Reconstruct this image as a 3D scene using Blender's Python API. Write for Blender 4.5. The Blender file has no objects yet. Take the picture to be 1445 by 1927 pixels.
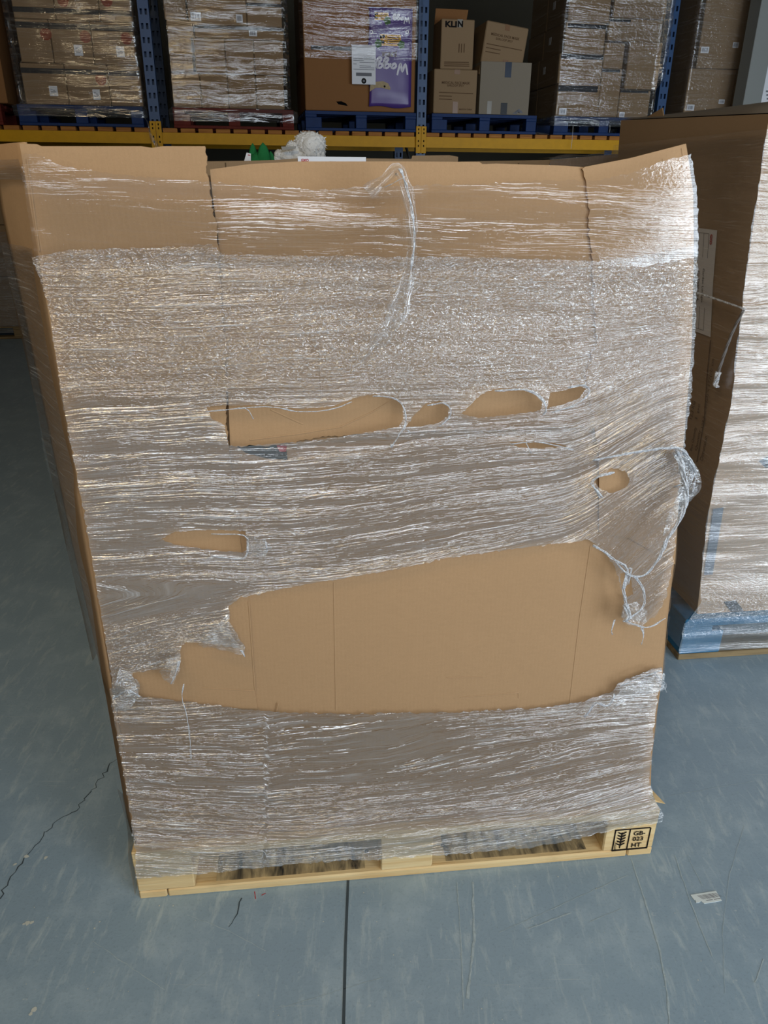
import bpy, bmesh, math, random
import numpy as np
from mathutils import Vector, Matrix, geometry
random.seed(4); RNG = np.random.RandomState(11)
S = bpy.context.scene
COL = S.collection

# ------------------------------------------------------------------ camera
F, PITCH, ROLL, H = 1390.0, math.radians(24.25), math.radians(0.42), 1.479
CX, CY = 722.5, 963.5
_fw = np.array([0, math.cos(PITCH), -math.sin(PITCH)]); _r0 = np.array([1.0, 0, 0]); _u0 = np.cross(_r0, _fw)
_rt = math.cos(ROLL)*_r0 + math.sin(ROLL)*_u0; _up = -math.sin(ROLL)*_r0 + math.cos(ROLL)*_u0
CAM = np.array([0, 0, H])
cd = bpy.data.cameras.new('camera'); cam = bpy.data.objects.new('camera', cd); COL.objects.link(cam)
cd.sensor_fit = 'VERTICAL'; cd.sensor_height = 36; cd.lens = F*36/1927; cd.clip_end = 60
M = Matrix.Identity(4)
for i in range(3):
    M[i][0] = _rt[i]; M[i][1] = _up[i]; M[i][2] = -_fw[i]; M[i][3] = CAM[i]
cam.matrix_world = M; S.camera = cam

# ------------------------------------------------------------------ world, light, exposure
W = bpy.data.worlds.new('world'); S.world = W; W.use_nodes = True
W.node_tree.nodes['Background'].inputs[0].default_value = (0.62, 0.75, 0.9, 1)
W.node_tree.nodes['Background'].inputs[1].default_value = 1.0
def area(name, loc, target, sx, sy, power, col):
    l = bpy.data.lights.new(name, 'AREA'); l.shape = 'RECTANGLE'; l.size = sx; l.size_y = sy; l.energy = power; l.color = col
    o = bpy.data.objects.new(name, l); COL.objects.link(o); o.location = loc
    o.rotation_euler = (Vector(target)-Vector(loc)).to_track_quat('-Z', 'Y').to_euler(); return o
YF = -1.9                                            # inner face of the wall behind the camera
DOOR = (2.4, 8.0, YF, 2.0)                           # open loading door: x0, x1, y, height
BAND = (-1.1, 4.6, 2.35, 3.15)                         # unseen high light strip, added for streaks on the film: x0, x1, z0, z1
area('daylight_loading_door', ((DOOR[0]+DOOR[1])/2, YF+.02, DOOR[3]/2), ((DOOR[0]+DOOR[1])/2, 9, DOOR[3]/2), DOOR[1]-DOOR[0], DOOR[3], 290, (0.80, 0.90, 1.0))
area('added_streak_light', ((BAND[0]+BAND[1])/2, YF+.02, (BAND[2]+BAND[3])/2), ((BAND[0]+BAND[1])/2, 9, (BAND[2]+BAND[3])/2), BAND[1]-BAND[0], BAND[3]-BAND[2], 100, (0.84, 0.92, 1.0))
area('added_warm_light', (-1.4, -.9, 4.4), (-1.0, 1.2, .6), 2.4, .35, 55, (1.0, 0.80, 0.50))  # unseen warm light, added to tint some of the film streaks
S.view_settings.view_transform = 'Standard'; S.view_settings.look = 'None'; S.view_settings.gamma = 1
S.view_settings.use_curve_mapping = False; S.view_settings.exposure = 0.0
S.cycles.use_denoising = True; S.cycles.use_adaptive_sampling = False; S.cycles.max_bounces = 8; S.cycles.diffuse_bounces = 3; S.cycles.glossy_bounces = 3
S.cycles.transparent_max_bounces = 24; S.cycles.caustics_reflective = False; S.cycles.caustics_refractive = False
S.cycles.sample_clamp_indirect = 4

# ------------------------------------------------------------------ pixel -> place on a real plane
def ray(u, v): return _fw + _rt*(u-CX)/F - _up*(v-CY)/F
def on_plane(u, v, p0, n):
    d = ray(u, v); return CAM + d*(((p0-CAM) @ n)/(d @ n))
class Frame:
    """local frame: s to the right, b back, z up"""
    def __init__(s, o, deg):
        a = math.radians(deg); s.o = np.array(o, float); s.deg = deg; s.a = a
        s.t = np.array([math.cos(a), math.sin(a), 0]); s.k = np.array([-math.sin(a), math.cos(a), 0])
    def px(s, u, v, b=0.0):
        q = on_plane(u, v, s.o + s.k*b, -s.k) - s.o
        return float(q @ s.t), float(q[2]-s.o[2])
    def px_side(s, u, v, c=0.0):                       # on the plane s = c : returns (depth, z)
        q = on_plane(u, v, s.o + s.t*c, -s.t) - s.o
        return float(q @ s.k), float(q[2]-s.o[2])
    def w(s, p): return s.o + s.t*p[0] + s.k*p[1] + np.array([0, 0, p[2]])
def floor_px(u, v):
    q = on_plane(u, v, np.zeros(3), np.array([0, 0, 1.0])); return float(q[0]), float(q[1])
LOAD = Frame((-0.543, 1.154, 0), 6.33)                 # pallet in front: near left corner
RACK = Frame((0, 7.5, 0), 10.5)
SIDE = Frame((0.998, 2.077, 0), 6.66)                  # load on the right

# ------------------------------------------------------------------ object helpers
def link(o, parent=None):
    COL.objects.link(o)
    if parent is not None: o.parent = parent
    return o
def tag(o, label=None, cat=None, group=None, kind=None):
    if label: o['label'] = label
    if cat: o['category'] = cat
    if group: o['group'] = group
    if kind: o['kind'] = kind
    return o
def thing(name, label, cat, fr=None, loc=(0, 0, 0), group=None, rot=None):
    o = bpy.data.objects.new(name, None); COL.objects.link(o); o.empty_display_size = .1
    if fr is not None:
        o.location = fr.w(loc); o.rotation_euler = (0, 0, fr.a) if rot is None else rot
    else:
        o.location = loc
        if rot is not None: o.rotation_euler = rot
    return tag(o, label, cat, group)
def mesh(name, vs, fs, mat, parent=None, smooth=False, kind=None):
    me = bpy.data.meshes.new(name); me.from_pydata([tuple(map(float, v)) for v in vs], [], [tuple(int(i) for i in f) for f in fs])
    if mat: me.materials.append(mat)
    if smooth: me.polygons.foreach_set('use_smooth', [True]*len(me.polygons))
    me.update(); o = bpy.data.objects.new(name, me); link(o, parent)
    if kind: o['kind'] = kind
    return o
BOXF = [(0, 3, 2, 1), (4, 5, 6, 7), (0, 1, 5, 4), (1, 2, 6, 5), (2, 3, 7, 6), (3, 0, 4, 7)]
def boxv(x0, x1, y0, y1, z0, z1):
    return [(x0, y0, z0), (x1, y0, z0), (x1, y1, z0), (x0, y1, z0), (x0, y0, z1), (x1, y0, z1), (x1, y1, z1), (x0, y1, z1)]
class MB:
    def __init__(s): s.v = []; s.f = []
    def add(s, vs, fs):
        n = len(s.v); s.v += [tuple(v) for v in vs]; s.f += [tuple(i+n for i in f) for f in fs]; return s
    def box(s, *a): return s.add(boxv(*a), BOXF)
    def quad(s, a, b, c, d): return s.add([a, b, c, d], [(0, 1, 2, 3)])
    def tube(s, pts, rad, n=6):
        vs, fs = tube(pts, rad, n); return s.add(vs, fs)
    def build(s, name, mat, parent=None, smooth=False, kind=None): return mesh(name, s.v, s.f, mat, parent, smooth, kind)
def tube(pts, rad, n=6, flat=1.0, twist=0.0):
    P = np.array(pts, float); m = len(P)
    R = np.full(m, rad, float) if np.isscalar(rad) else np.array(rad, float)
    T = np.gradient(P, axis=0); T /= np.linalg.norm(T, axis=1)[:, None]+1e-9
    ref = np.array([0, 1.0, 0.02]); vs = []; fs = []
    for i in range(m):
        a = np.cross(T[i], ref); a /= np.linalg.norm(a)+1e-9; b = np.cross(T[i], a)
        for k in range(n):
            th = 2*math.pi*k/n; ca, sa = math.cos(th), math.sin(th)*flat
            tw = twist*i; x, y = ca*math.cos(tw)-sa*math.sin(tw), ca*math.sin(tw)+sa*math.cos(tw)
            vs.append(P[i] + R[i]*(x*a + y*b))
    for i in range(m-1):
        for k in range(n):
            a0 = i*n+k; a1 = i*n+(k+1) % n; fs.append((a0, a1, a1+n, a0+n))
    fs.append(tuple(range(n-1, -1, -1))); fs.append(tuple((m-1)*n+k for k in range(n)))
    return vs, fs
_bb = {}
def bevel_box(name, x0, x1, y0, y1, z0, z1, mat, parent=None, bev=.004, seg=2):
    key = (round(x1-x0, 4), round(y1-y0, 4), round(z1-z0, 4), bev, seg)
    if key not in _bb:
        bm = bmesh.new(); bmesh.ops.create_cube(bm, size=1)
        for v in bm.verts: v.co = Vector((v.co.x*(x1-x0), v.co.y*(y1-y0), v.co.z*(z1-z0)))
        bmesh.ops.bevel(bm, geom=bm.edges[:], offset=bev, segments=seg, profile=.5, affect='EDGES')
        vs = [v.co.copy() for v in bm.verts]; bm.verts.index_update(); fs = [[v.index for v in f.verts] for f in bm.faces]; bm.free(); _bb[key] = (vs, fs)
    vs, fs = _bb[key]; c = Vector(((x0+x1)/2, (y0+y1)/2, (z0+z1)/2))
    return mesh(name, [v+c for v in vs], fs, mat, parent)
def smooth_path(pts, step=6):
    """Catmull-Rom through 2-D or 3-D points"""
    P = np.array(pts, float); P = np.vstack([2*P[0]-P[1], P, 2*P[-1]-P[-2]]); out = []
    for i in range(1, len(P)-2):
        n = max(2, int(np.linalg.norm(P[i+1]-P[i])/step))
        for k in range(n):
            t = k/n; out.append(.5*((2*P[i]) + (-P[i-1]+P[i+1])*t + (2*P[i-1]-5*P[i]+4*P[i+1]-P[i+2])*t*t + (-P[i-1]+3*P[i]-3*P[i+1]+P[i+2])*t**3))
    out.append(P[-2]); return np.array(out)
_txt = {}
def text_geo(s, bold=0.0, shear=0.0):
    k = (s, bold, shear)
    if k not in _txt:
        c = bpy.data.curves.new('lettering', 'FONT'); c.body = s; c.offset = bold; c.shear = shear; c.resolution_u = 3
        o = bpy.data.objects.new('lettering', c); COL.objects.link(o); bpy.context.view_layer.update()
        me = bpy.data.meshes.new_from_object(o.evaluated_get(bpy.context.evaluated_depsgraph_get()))
        vs = np.array([v.co[:2] for v in me.vertices]) if len(me.vertices) else np.zeros((0, 2)); fs = [tuple(p.vertices) for p in me.polygons]
        bpy.data.objects.remove(o); bpy.data.meshes.remove(me); _txt[k] = (vs, fs)
    return _txt[k]
def lettering(s, org, ax, ay, mat, parent, width=None, height=None, bold=0.0, shear=0.0, name='lettering', mb=None):
    vs, fs = text_geo(s, bold, shear); vs = vs.copy(); vs -= vs.min(0); ex = vs.max(0)
    sx = width/ex[0] if width else height/ex[1]; sy = height/ex[1] if height else sx
    org, ax, ay = (np.array(q, float) for q in (org, ax, ay))
    V = [org + ax*(p[0]*sx) + ay*(p[1]*sy) for p in vs]
    if mb is not None: mb.add(V, fs); return mb
    return mesh(name, V, fs, mat, parent)
def inpoly(P, poly):
    x, y = P[:, 0], P[:, 1]; r = np.zeros(len(P), bool); q = np.array(poly); j = len(q)-1
    for i in range(len(q)):
        xi, yi = q[i]; xj, yj = q[j]
        c = ((yi > y) != (yj > y)) & (x < (xj-xi)*(y-yi)/((yj-yi)+1e-12)+xi); r ^= c; j = i
    return r
def _lat(seed): return np.random.RandomState(seed).rand(256, 256)
_L = {}
def vnoise(x, y, seed=0):
    """value noise in -1..1"""
    if seed not in _L: _L[seed] = _lat(seed)
    g = _L[seed]; xi = np.floor(x).astype(int); yi = np.floor(y).astype(int); fx = x-xi; fy = y-yi
    fx = fx*fx*(3-2*fx); fy = fy*fy*(3-2*fy); a = lambda i, j: g[(xi+i) % 256, (yi+j) % 256]
    return ((a(0, 0)*(1-fx)+a(1, 0)*fx)*(1-fy) + (a(0, 1)*(1-fx)+a(1, 1)*fx)*fy)*2-1
def densify(poly, step, jit=0.0, closed=True):
    P = [np.array(p, float) for p in poly]; out = []; n = len(P)
    for i in range(n if closed else n-1):
        a, b = P[i], P[(i+1) % n]; d = np.linalg.norm(b-a); m = max(1, int(round(d/step)))
        for k in range(m):
            p = a+(b-a)*k/m
            if jit and k: p = p + RNG.normal(0, jit, 2)
            out.append(p)
    if not closed: out.append(P[-1])
    return np.array(out)
def cdt(outer, holes, cell):
    """triangulate an outline with holes, with inner points about `cell` apart"""
    pts = []; edges = []
    for lp in [outer]+holes:
        n0 = len(pts); m = len(lp); pts += list(lp); edges += [(n0+i, n0+(i+1) % m) for i in range(m)]
    B = np.array(pts); lo, hi = B.min(0), B.max(0)
    gx, gy = np.meshgrid(np.arange(lo[0], hi[0], cell), np.arange(lo[1], hi[1], cell))
    G = np.stack([gx.ravel(), gy.ravel()], 1); G[:, 0] += (np.round((G[:, 1]-lo[1])/cell) % 2)*cell*.5; G += RNG.uniform(-.15, .15, G.shape)*cell
    ok = inpoly(G, outer)
    for h in holes: ok &= ~inpoly(G, h)
    G = G[ok]
    keep = np.ones(len(G), bool)
    for i in range(0, len(G), 4000):
        d = ((G[i:i+4000, None, :]-B[None, :, :])**2).sum(2).min(1); keep[i:i+4000] = d > (cell*.45)**2
    allp = np.vstack([B, G[keep]])
    r = geometry.delaunay_2d_cdt([Vector(p) for p in allp], edges, [], 0, 1e-7)
    V = np.array([v[:] for v in r[0]]); T = np.array(r[2]); C = V[T].mean(1); ok = inpoly(C, outer)
    for h in holes: ok &= ~inpoly(C, h)
    return V, T[ok]

# ------------------------------------------------------------------ materials
MAT = {}
class NT:
    def __init__(s, name):
        s.m = bpy.data.materials.new(name); s.m.use_nodes = True; s.t = s.m.node_tree; s.t.nodes.clear(); MAT[name] = s.m
        s.out = s.n('ShaderNodeOutputMaterial')
    def n(s, ty, ins=None, **kw):
        o = s.t.nodes.new(ty)
        for k, v in kw.items(): setattr(o, k, v)
        for k, v in (ins or {}).items():
            if isinstance(v, bpy.types.NodeSocket): s.t.links.new(v, o.inputs[k])
            else: o.inputs[k].default_value = v
        return o
    def math(s, op, a, b=0.0, c=0.0, clamp=False):
        o = s.n('ShaderNodeMath', {0: a, 1: b, 2: c}, operation=op); o.use_clamp = clamp; return o.outputs[0]
    def noise(s, vec, scale, detail=2.0, rough=.5, dist=0.0):
        return s.n('ShaderNodeTexNoise', {'Vector': vec, 'Scale': scale, 'Detail': detail, 'Roughness': rough, 'Distortion': dist}).outputs[0]
    def ramp(s, f, lo, hi, a=0.0, b=1.0):
        return s.n('ShaderNodeMapRange', {0: f, 1: lo, 2: hi, 3: a, 4: b}).outputs[0]
    def mix(s, f, a, b, blend='MIX'):
        o = s.n('ShaderNodeMix', data_type='RGBA', blend_type=blend); ins = [q for q in o.inputs if q.enabled]
        for q, v in zip(ins, (f, a, b)):
            if isinstance(v, bpy.types.NodeSocket): s.t.links.new(v, q)
            else: q.default_value = v
        return [q for q in o.outputs if q.enabled][0]
    def scalevec(s, vec, sc):
        return s.n('ShaderNodeMapping', {'Vector': vec, 'Scale': sc}).outputs[0]
    def bump(s, h, strength, dist): return s.n('ShaderNodeBump', {'Height': h, 'Strength': strength, 'Distance': dist}).outputs[0]
    def pbsdf(s, **kw):
        o = s.n('ShaderNodeBsdfPrincipled')
        for k, v in kw.items():
            k = k.replace('_', ' ')
            if isinstance(v, bpy.types.NodeSocket): s.t.links.new(v, o.inputs[k])
            else: o.inputs[k].default_value = v
        s.t.links.new(o.outputs[0], s.out.inputs[0]); return o
def C3(r, g, b):
    f = lambda c: c/12.92 if c <= .04045 else ((c+.055)/1.055)**2.4
    return (f(r/255), f(g/255), f(b/255), 1)
def cardboard(name, base, vert=True, fibre=.06, rough=.78):
    t = NT(name); ob = t.n('ShaderNodeTexCoord').outputs['Object']
    big = t.noise(ob, 3.0, 3); fib = t.noise(ob, 420, 2); blot = t.noise(t.scalevec(ob, (60, 60, 160)), 1.0, 4, .65)
    f = t.math('ADD', t.math('MULTIPLY', t.math('SUBTRACT', big, .5), .25), t.math('MULTIPLY', t.math('SUBTRACT', blot, .5), .35))
    f = t.math('ADD', f, t.math('MULTIPLY', t.math('SUBTRACT', fib, .5), .35)); f = t.math('ADD', t.math('MULTIPLY', f, fibre*6), 1.0)
    hsv = t.n('ShaderNodeHueSaturation', {'Color': base, 'Value': f}).outputs[0]
    wav = t.n('ShaderNodeTexWave', {'Vector': ob, 'Scale': 40.0 if vert else 36.0, 'Distortion': .6, 'Detail': 1}, bands_direction='X' if vert else 'Z').outputs[1]
    h = t.math('ADD', t.math('MULTIPLY', wav, .05), t.math('MULTIPLY', t.noise(ob, 14, 3), .9)); h = t.math('ADD', h, t.math('MULTIPLY', fib, .12))
    t.pbsdf(Base_Color=hsv, Roughness=rough, Normal=t.bump(h, .35, .004), Specular_IOR_Level=.25)
    return t.m
CB = cardboard('kraft_cardboard', C3(172, 137, 100))
CB_EDGE = cardboard('cardboard_torn_edge', C3(160, 126, 88), fibre=.2)
CBR = cardboard('brown_carton', C3(150, 122, 90))
CBR2 = cardboard('pale_brown_carton', C3(146, 120, 90))
CBD = cardboard('orange_brown_carton', C3(142, 98, 58))
CBW = cardboard('white_carton', C3(140, 129, 113))
def plain(name, col, rough=.6, spec=.3, metal=0.0, noise=.12, scale=18.0, bump=0.0):
    t = NT(name); ob = t.n('ShaderNodeTexCoord').outputs['Object']; n = t.noise(ob, scale, 4, .6)
    v = t.math('ADD', t.math('MULTIPLY', t.math('SUBTRACT', n, .5), noise*2.5), 1.0)
    c = t.n('ShaderNodeHueSaturation', {'Color': col, 'Value': v}).outputs[0]
    kw = dict(Base_Color=c, Roughness=rough, Specular_IOR_Level=spec, Metallic=metal)
    if bump: kw['Normal'] = t.bump(n, bump, .01)
    t.pbsdf(**kw); return t.m
RBLUE = plain('blue_rack_paint', C3(38, 74, 118), .45, .5)
RYEL = plain('yellow_beam_paint', C3(214, 156, 4), .5, .25)
STEEL = plain('dull_galvanised_steel', C3(120, 122, 122), .5, .5, .4)
DARK = plain('black_void', C3(12, 12, 13), .9, .05)
PBLUE = plain('blue_pallet_paint', C3(16, 47, 96), .6, .3, noise=.3)
PTEAL = plain('worn_blue_pallet_paint', C3(38, 98, 132), .6, .3, noise=.3)
PRED = plain('red_pallet_paint', C3(104, 40, 30), .7, .2, noise=.3)
BTAPE = plain('black_tape', C3(24, 25, 30), .4, .3, noise=.05)
BLUETAPE = plain('dark_blue_tape', C3(28, 44, 66), .25, .6, noise=.05)
BROWNTAPE = plain('brown_tape', C3(128, 88, 48), .3, .5, noise=.08)
CLEARTAPE = plain('grey_shiny_tape', C3(150, 144, 134), .2, .6, noise=.05)
PAPER = plain('white_paper', C3(232, 232, 236), .6, .3, noise=.02)
INK = plain('black_ink', C3(28, 24, 22), .7, .1, noise=.03)
FAINT = plain('faded_brown_ink', C3(92, 68, 48), .7, .1, noise=.03)
GREYINK = plain('grey_ink', C3(120, 120, 126), .7, .1, noise=.02)
REDINK = plain('red_ink', C3(176, 30, 34), .7, .1, noise=.03)
FADERED = plain('faded_red_ink', C3(142, 74, 52), .7, .1, noise=.05)
PURPLE = plain('purple_bag_plastic', C3(86, 60, 132), .32, .5, noise=.06)
WHITEINK = plain('white_print', C3(226, 222, 232), .5, .3, noise=.02)
YELINK = plain('yellow_print', C3(214, 158, 24), .5, .3, noise=.04)
GREENINK = plain('green_leaf_print', C3(60, 104, 44), .5, .3, noise=.15)
FURINK = plain('beige_fur_print', C3(172, 150, 112), .5, .3, noise=.3, scale=60)
GREEN = plain('green_plush', C3(40, 112, 64), .95, .05, noise=.12, scale=60, bump=.4)
WHITEFUR = plain('white_plush_fur', C3(222, 220, 216), .95, .05, noise=.08, scale=90, bump=.7)
def strand_mat():
    t = NT('white_twisted_film'); ob = t.n('ShaderNodeTexCoord').outputs['Object']; n = t.noise(ob, 260, 3, .6)
    p_ = t.n('ShaderNodeBsdfPrincipled', {'Base Color': C3(226, 228, 232), 'Roughness': .22, 'Specular IOR Level': .8, 'Normal': t.bump(n, .8, .004)}).outputs[0]
    tr = t.n('ShaderNodeBsdfTransparent').outputs[0]; t.t.links.new(t.n('ShaderNodeMixShader', {0: t.ramp(n, .35, .62, .25, .95), 1: tr, 2: p_}).outputs[0], t.out.inputs[0]); return t.m
STRAND = strand_mat()
WALLM = plain('beige_wall_paint', C3(92, 88, 76), .8, .2, noise=.08, scale=2.0)
CEILM = plain('grey_roof_sheet', C3(70, 72, 74), .8, .2, noise=.05, scale=2.0)
COLUMN = plain('grey_column_paint', C3(142, 144, 140), .6, .3, noise=.04, scale=3.0)
def wood(name, col, dark, scale=(3, 60, 60), axis=0):
    t = NT(name); ob = t.n('ShaderNodeTexCoord').outputs['Object']
    g = t.noise(t.scalevec(ob, scale), 1.0, 4, .6, .6); g2 = t.noise(t.scalevec(ob, tuple(q*5 for q in scale)), 1.0, 2); d = t.noise(ob, 9, 3, .6)
    c = t.mix(t.ramp(g, .35, .7), col, dark); c = t.mix(t.ramp(d, .6, .8, 0, .35), c, tuple(q*.45 for q in dark[:3])+(1,))
    t.pbsdf(Base_Color=c, Roughness=.72, Specular_IOR_Level=.25, Normal=t.bump(t.math('ADD', g, t.math('MULTIPLY', g2, .5)), .4, .004)); return t.m
PINE = wood('pale_pine', C3(228, 202, 152), C3(206, 170, 116))
PINED = wood('grimy_pine', C3(206, 180, 132), C3(52, 50, 46), (38, 9, 10))
DECKW = wood('orange_deck_timber', C3(190, 128, 62), C3(150, 92, 40))
OLDW = wood('weathered_pine', C3(150, 128, 92), C3(110, 92, 66))

def film_mat(name, tint=(1, 1, 1, 1), refl=.26, milk=.10, bump=1.0, cr=1.0):
    """clear stretch film: stretched ridges (from the UV along/across the pull) and a crinkle, both true relief; gloss + a little milkiness"""
    t = NT(name); uv = t.n('ShaderNodeUVMap').outputs[0]
    A = lambda nm: t.n('ShaderNodeAttribute', attribute_name=nm).outputs['Fac']
    dens, mk, crk = A('dens'), A('milk'), A('crk')
    wob = t.n('ShaderNodeTexNoise', {'Vector': t.scalevec(uv, (5, 9, 1)), 'Scale': 1.0, 'Detail': 2.0}).outputs[1]
    uvw = t.n('ShaderNodeVectorMath', {0: uv, 1: t.n('ShaderNodeVectorMath', {0: wob, 1: (0.0, .022, 0)}, operation='MULTIPLY').outputs[0]}, operation='ADD').outputs[0]
    n1 = t.noise(t.scalevec(uvw, (5.5, 190, 1)), 1.0, 2, .55)
    n2 = t.noise(t.scalevec(uvw, (15, 460, 1)), 1.0, 2, .6)
    n3 = t.noise(t.scalevec(uvw, (110, 260, 1)), 1.0, 2, .6, .8)
    band = t.ramp(t.noise(t.scalevec(uvw, (2.6, 34, 1)), 1.0, 3), .34, .62)         # where the film is gathered
    d = t.math('MULTIPLY', dens, t.math('ADD', t.math('MULTIPLY', band, .85), .25))
    h = t.math('ADD', t.math('MULTIPLY', n1, 1.0), t.math('MULTIPLY', n2, .42))
    h = t.math('MULTIPLY', h, d)
    h = t.math('ADD', h, t.math('MULTIPLY', t.math('MULTIPLY', n3, crk), .75*cr))
    nrm = t.bump(h, 1.0, .0060*bump)
    fres = t.n('ShaderNodeLayerWeight', {'Blend': .35, 'Normal': nrm}).outputs[0]
    ridge = t.ramp(n1, .54, .68); ridge = t.math('MULTIPLY', ridge, t.ramp(n2, .4, .62))
    fold = t.math('ADD', t.math('MULTIPLY', ridge, d), t.math('MULTIPLY', t.math('MULTIPLY', t.ramp(n3, .55, .72), crk), .7))
    tr = t.n('ShaderNodeBsdfTransparent', {'Color': tint}).outputs[0]
    df = t.n('ShaderNodeBsdfDiffuse', {'Color': (.9, .9, .9, 1), 'Normal': nrm}).outputs[0]
    gl = t.n('ShaderNodeBsdfGlossy', {'Color': (1, 1, 1, 1), 'Roughness': .10, 'Normal': nrm}).outputs[0]
    mf = t.math('ADD', t.math('MULTIPLY', mk, .34), t.math('MULTIPLY', fold, 1.9)); mf = t.math('MULTIPLY', mf, milk*3, clamp=True)
    a = t.n('ShaderNodeMixShader', {0: mf, 1: tr, 2: df}).outputs[0]
    gf = t.math('ADD', t.math('MULTIPLY', fres, .32), t.math('MULTIPLY', t.math('ADD', t.math('MULTIPLY', t.math('MINIMUM', dens, 1.0), .8), .16), refl), clamp=True)
    b = t.n('ShaderNodeMixShader', {0: gf, 1: a, 2: gl}).outputs[0]
    t.t.links.new(b, t.out.inputs[0]); return t.m
FILM = film_mat('clear_stretch_film')
FILMR = film_mat('dusty_stretch_film', refl=.14, milk=.04, bump=2.2)
FILMS = film_mat('glossy_stretch_film', refl=.12, milk=.07, bump=1.3)

# floor paint
def floor_mat():
    t = NT('grey_floor_paint'); ob = t.n('ShaderNodeTexCoord').outputs['Object']
    a = t.noise(ob, 1.1, 5, .6); b = t.noise(ob, 7, 5, .7); c = t.noise(t.scalevec(ob, (40, 9, 1)), 1.0, 4, .7, .5); f = t.noise(ob, 160, 2, .6)
    col = t.mix(t.ramp(a, .3, .7), C3(136, 157, 173), C3(147, 168, 181))
    col = t.mix(t.math('MULTIPLY', t.ramp(b, .48, .76), .6), col, C3(176, 194, 204))
    col = t.mix(t.math('MULTIPLY', t.ramp(c, .53, .7), .65), col, C3(178, 193, 198))
    col = t.mix(t.math('MULTIPLY', t.ramp(f, .55, .8), .3), col, C3(96, 110, 118))
    col = t.mix(t.math('MULTIPLY', t.ramp(t.noise(ob, 34, 3, .7), .68, .74), .6), col, C3(182, 194, 196))
    for ang, sc in ((.5, 5.0), (1.25, 7.0), (2.3, 4.0)):                            # fine long scuffs
        v = t.n('ShaderNodeMapping', {'Vector': ob, 'Rotation': (0, 0, ang), 'Scale': (.55*sc, 55*sc*.5, 1)}).outputs[0]
        s = t.math('MULTIPLY', t.ramp(t.noise(v, 1.0, 3, .6), .66, .73), t.ramp(t.noise(ob, 3.1+ang, 2), .45, .62))
        col = t.mix(t.math('MULTIPLY', s, .5), col, C3(176, 188, 192))
    r = t.ramp(b, .3, .8, .34, .55)
    t.pbsdf(Base_Color=col, Roughness=r, Specular_IOR_Level=.4, Normal=t.bump(t.math('ADD', b, t.math('MULTIPLY', f, .3)), .25, .004)); return t.m
FLOORM = floor_mat()
SCRATCH = plain('pale_floor_scratch', C3(166, 182, 188), .6, .2, noise=.35, scale=90)
GROOVE = plain('dark_floor_joint', C3(70, 80, 86), .8, .1, noise=.2)
CHIP = plain('paint_fleck', C3(196, 200, 192), .7, .2)

# ------------------------------------------------------------------ the building
X0, X1, Y0, Y1, ZC = -9.0, 9.0, YF, 13.2, 6.9
def struct(o): o['kind'] = 'structure'; return o
floor = struct(mesh('floor', boxv(X0, X1, Y0-2.5, Y1, -.2, 0), BOXF, FLOORM))
struct(mesh('ceiling', boxv(X0, X1, Y0, Y1, ZC, ZC+.1), BOXF, CEILM))
struct(mesh('wall_back', boxv(X0, X1, Y1, Y1+.1, 0, ZC), BOXF, WALLM))
struct(mesh('wall_left', boxv(X0-.1, X0, Y0, Y1, 0, ZC), BOXF, WALLM))
struct(mesh('wall_right', boxv(X1, X1+.1, Y0, Y1, 0, ZC), BOXF, WALLM))
b = MB(); a0, a1, h0, h1 = BAND; d0, d1, dh = DOOR[0], DOOR[1], DOOR[3]
b.box(X0, d0, Y0-.2, Y0, 0, h0); b.box(d1, X1, Y0-.2, Y0, 0, h0); b.box(d0, d1, Y0-.2, Y0, dh, h0)
b.box(X0, a0, Y0-.2, Y0, h0, h1); b.box(a1, X1, Y0-.2, Y0, h0, h1); b.box(X0, X1, Y0-.2, Y0, h1, ZC)
struct(b.build('wall_front', WALLM))

# marks on the floor: joint, scratches, crack, flecks (thin relief of the floor itself)
def strip(name, pts, w, mat, z=.0006, jit=0.0, wob=True, kind=None):
    P = densify([floor_px(*p) for p in pts], .012, jit, closed=False); T = np.gradient(P, axis=0); T /= np.linalg.norm(T, axis=1)[:, None]+1e-9
    N = np.stack([-T[:, 1], T[:, 0]], 1); n = len(P); ww = w*(.35+.65*np.abs(vnoise(np.arange(n)*.4, np.zeros(n)+w*1e4, 3))) if wob else np.full(n, w)
    vs = [(*(P[i]+s*N[i]*ww[i]/2), z) for i in range(n) for s in (-1, 1)]; fs = [(2*i, 2*i+2, 2*i+3, 2*i+1) for i in range(n-1)]
    return mesh(name, vs, fs, mat, floor, kind=kind)
strip('floor_joint', [(655, 1655), (650, 1780), (645, 1990)], .006, GROOVE, wob=False)
for pts, w in [([(1188, 1618), (1212, 1690), (1242, 1790), (1256, 1870), (1263, 1990)], .007), ([(176, 1772), (245, 1820), (310, 1863)], .003),
               ([(352, 1722), (430, 1752), (500, 1790)], .003), ([(1400, 1555), (1372, 1650), (1360, 1750), (1364, 1870)], .0025), ([(995, 1748), (1075, 1718)], .006),
               ([(1270, 1610), (1300, 1700), (1340, 1800)], .004), ([(940, 1755), (1180, 1648)], .003), ([(1293, 1610), (1322, 1668)], .0025), ([(890, 1660), (893, 1760), (880, 1880)], .010),
               ([(860, 1660), (868, 1780), (872, 1900)], .004), ([(1437, 1805), (1420, 1850)], .005), ([(1170, 1710), (1110, 1735)], .003), ([(318, 1820), (311, 1862)], .002), ([(346, 1862), (390, 1830)], .002),
               ([(1290, 1398), (1296, 1406)], .004), ([(1250, 1500), (1420, 1470)], .002), ([(520, 1900), (720, 1840)], .002), ([(80, 1560), (230, 1530)], .002)]:
    strip('scratch', pts, w*.7, SCRATCH, jit=.0006)
strip('crack', [(222, 1420), (180, 1475), (150, 1520), (100, 1550), (60, 1600), (20, 1650), (0, 1692)], .004, GROOVE, jit=.004)
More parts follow.
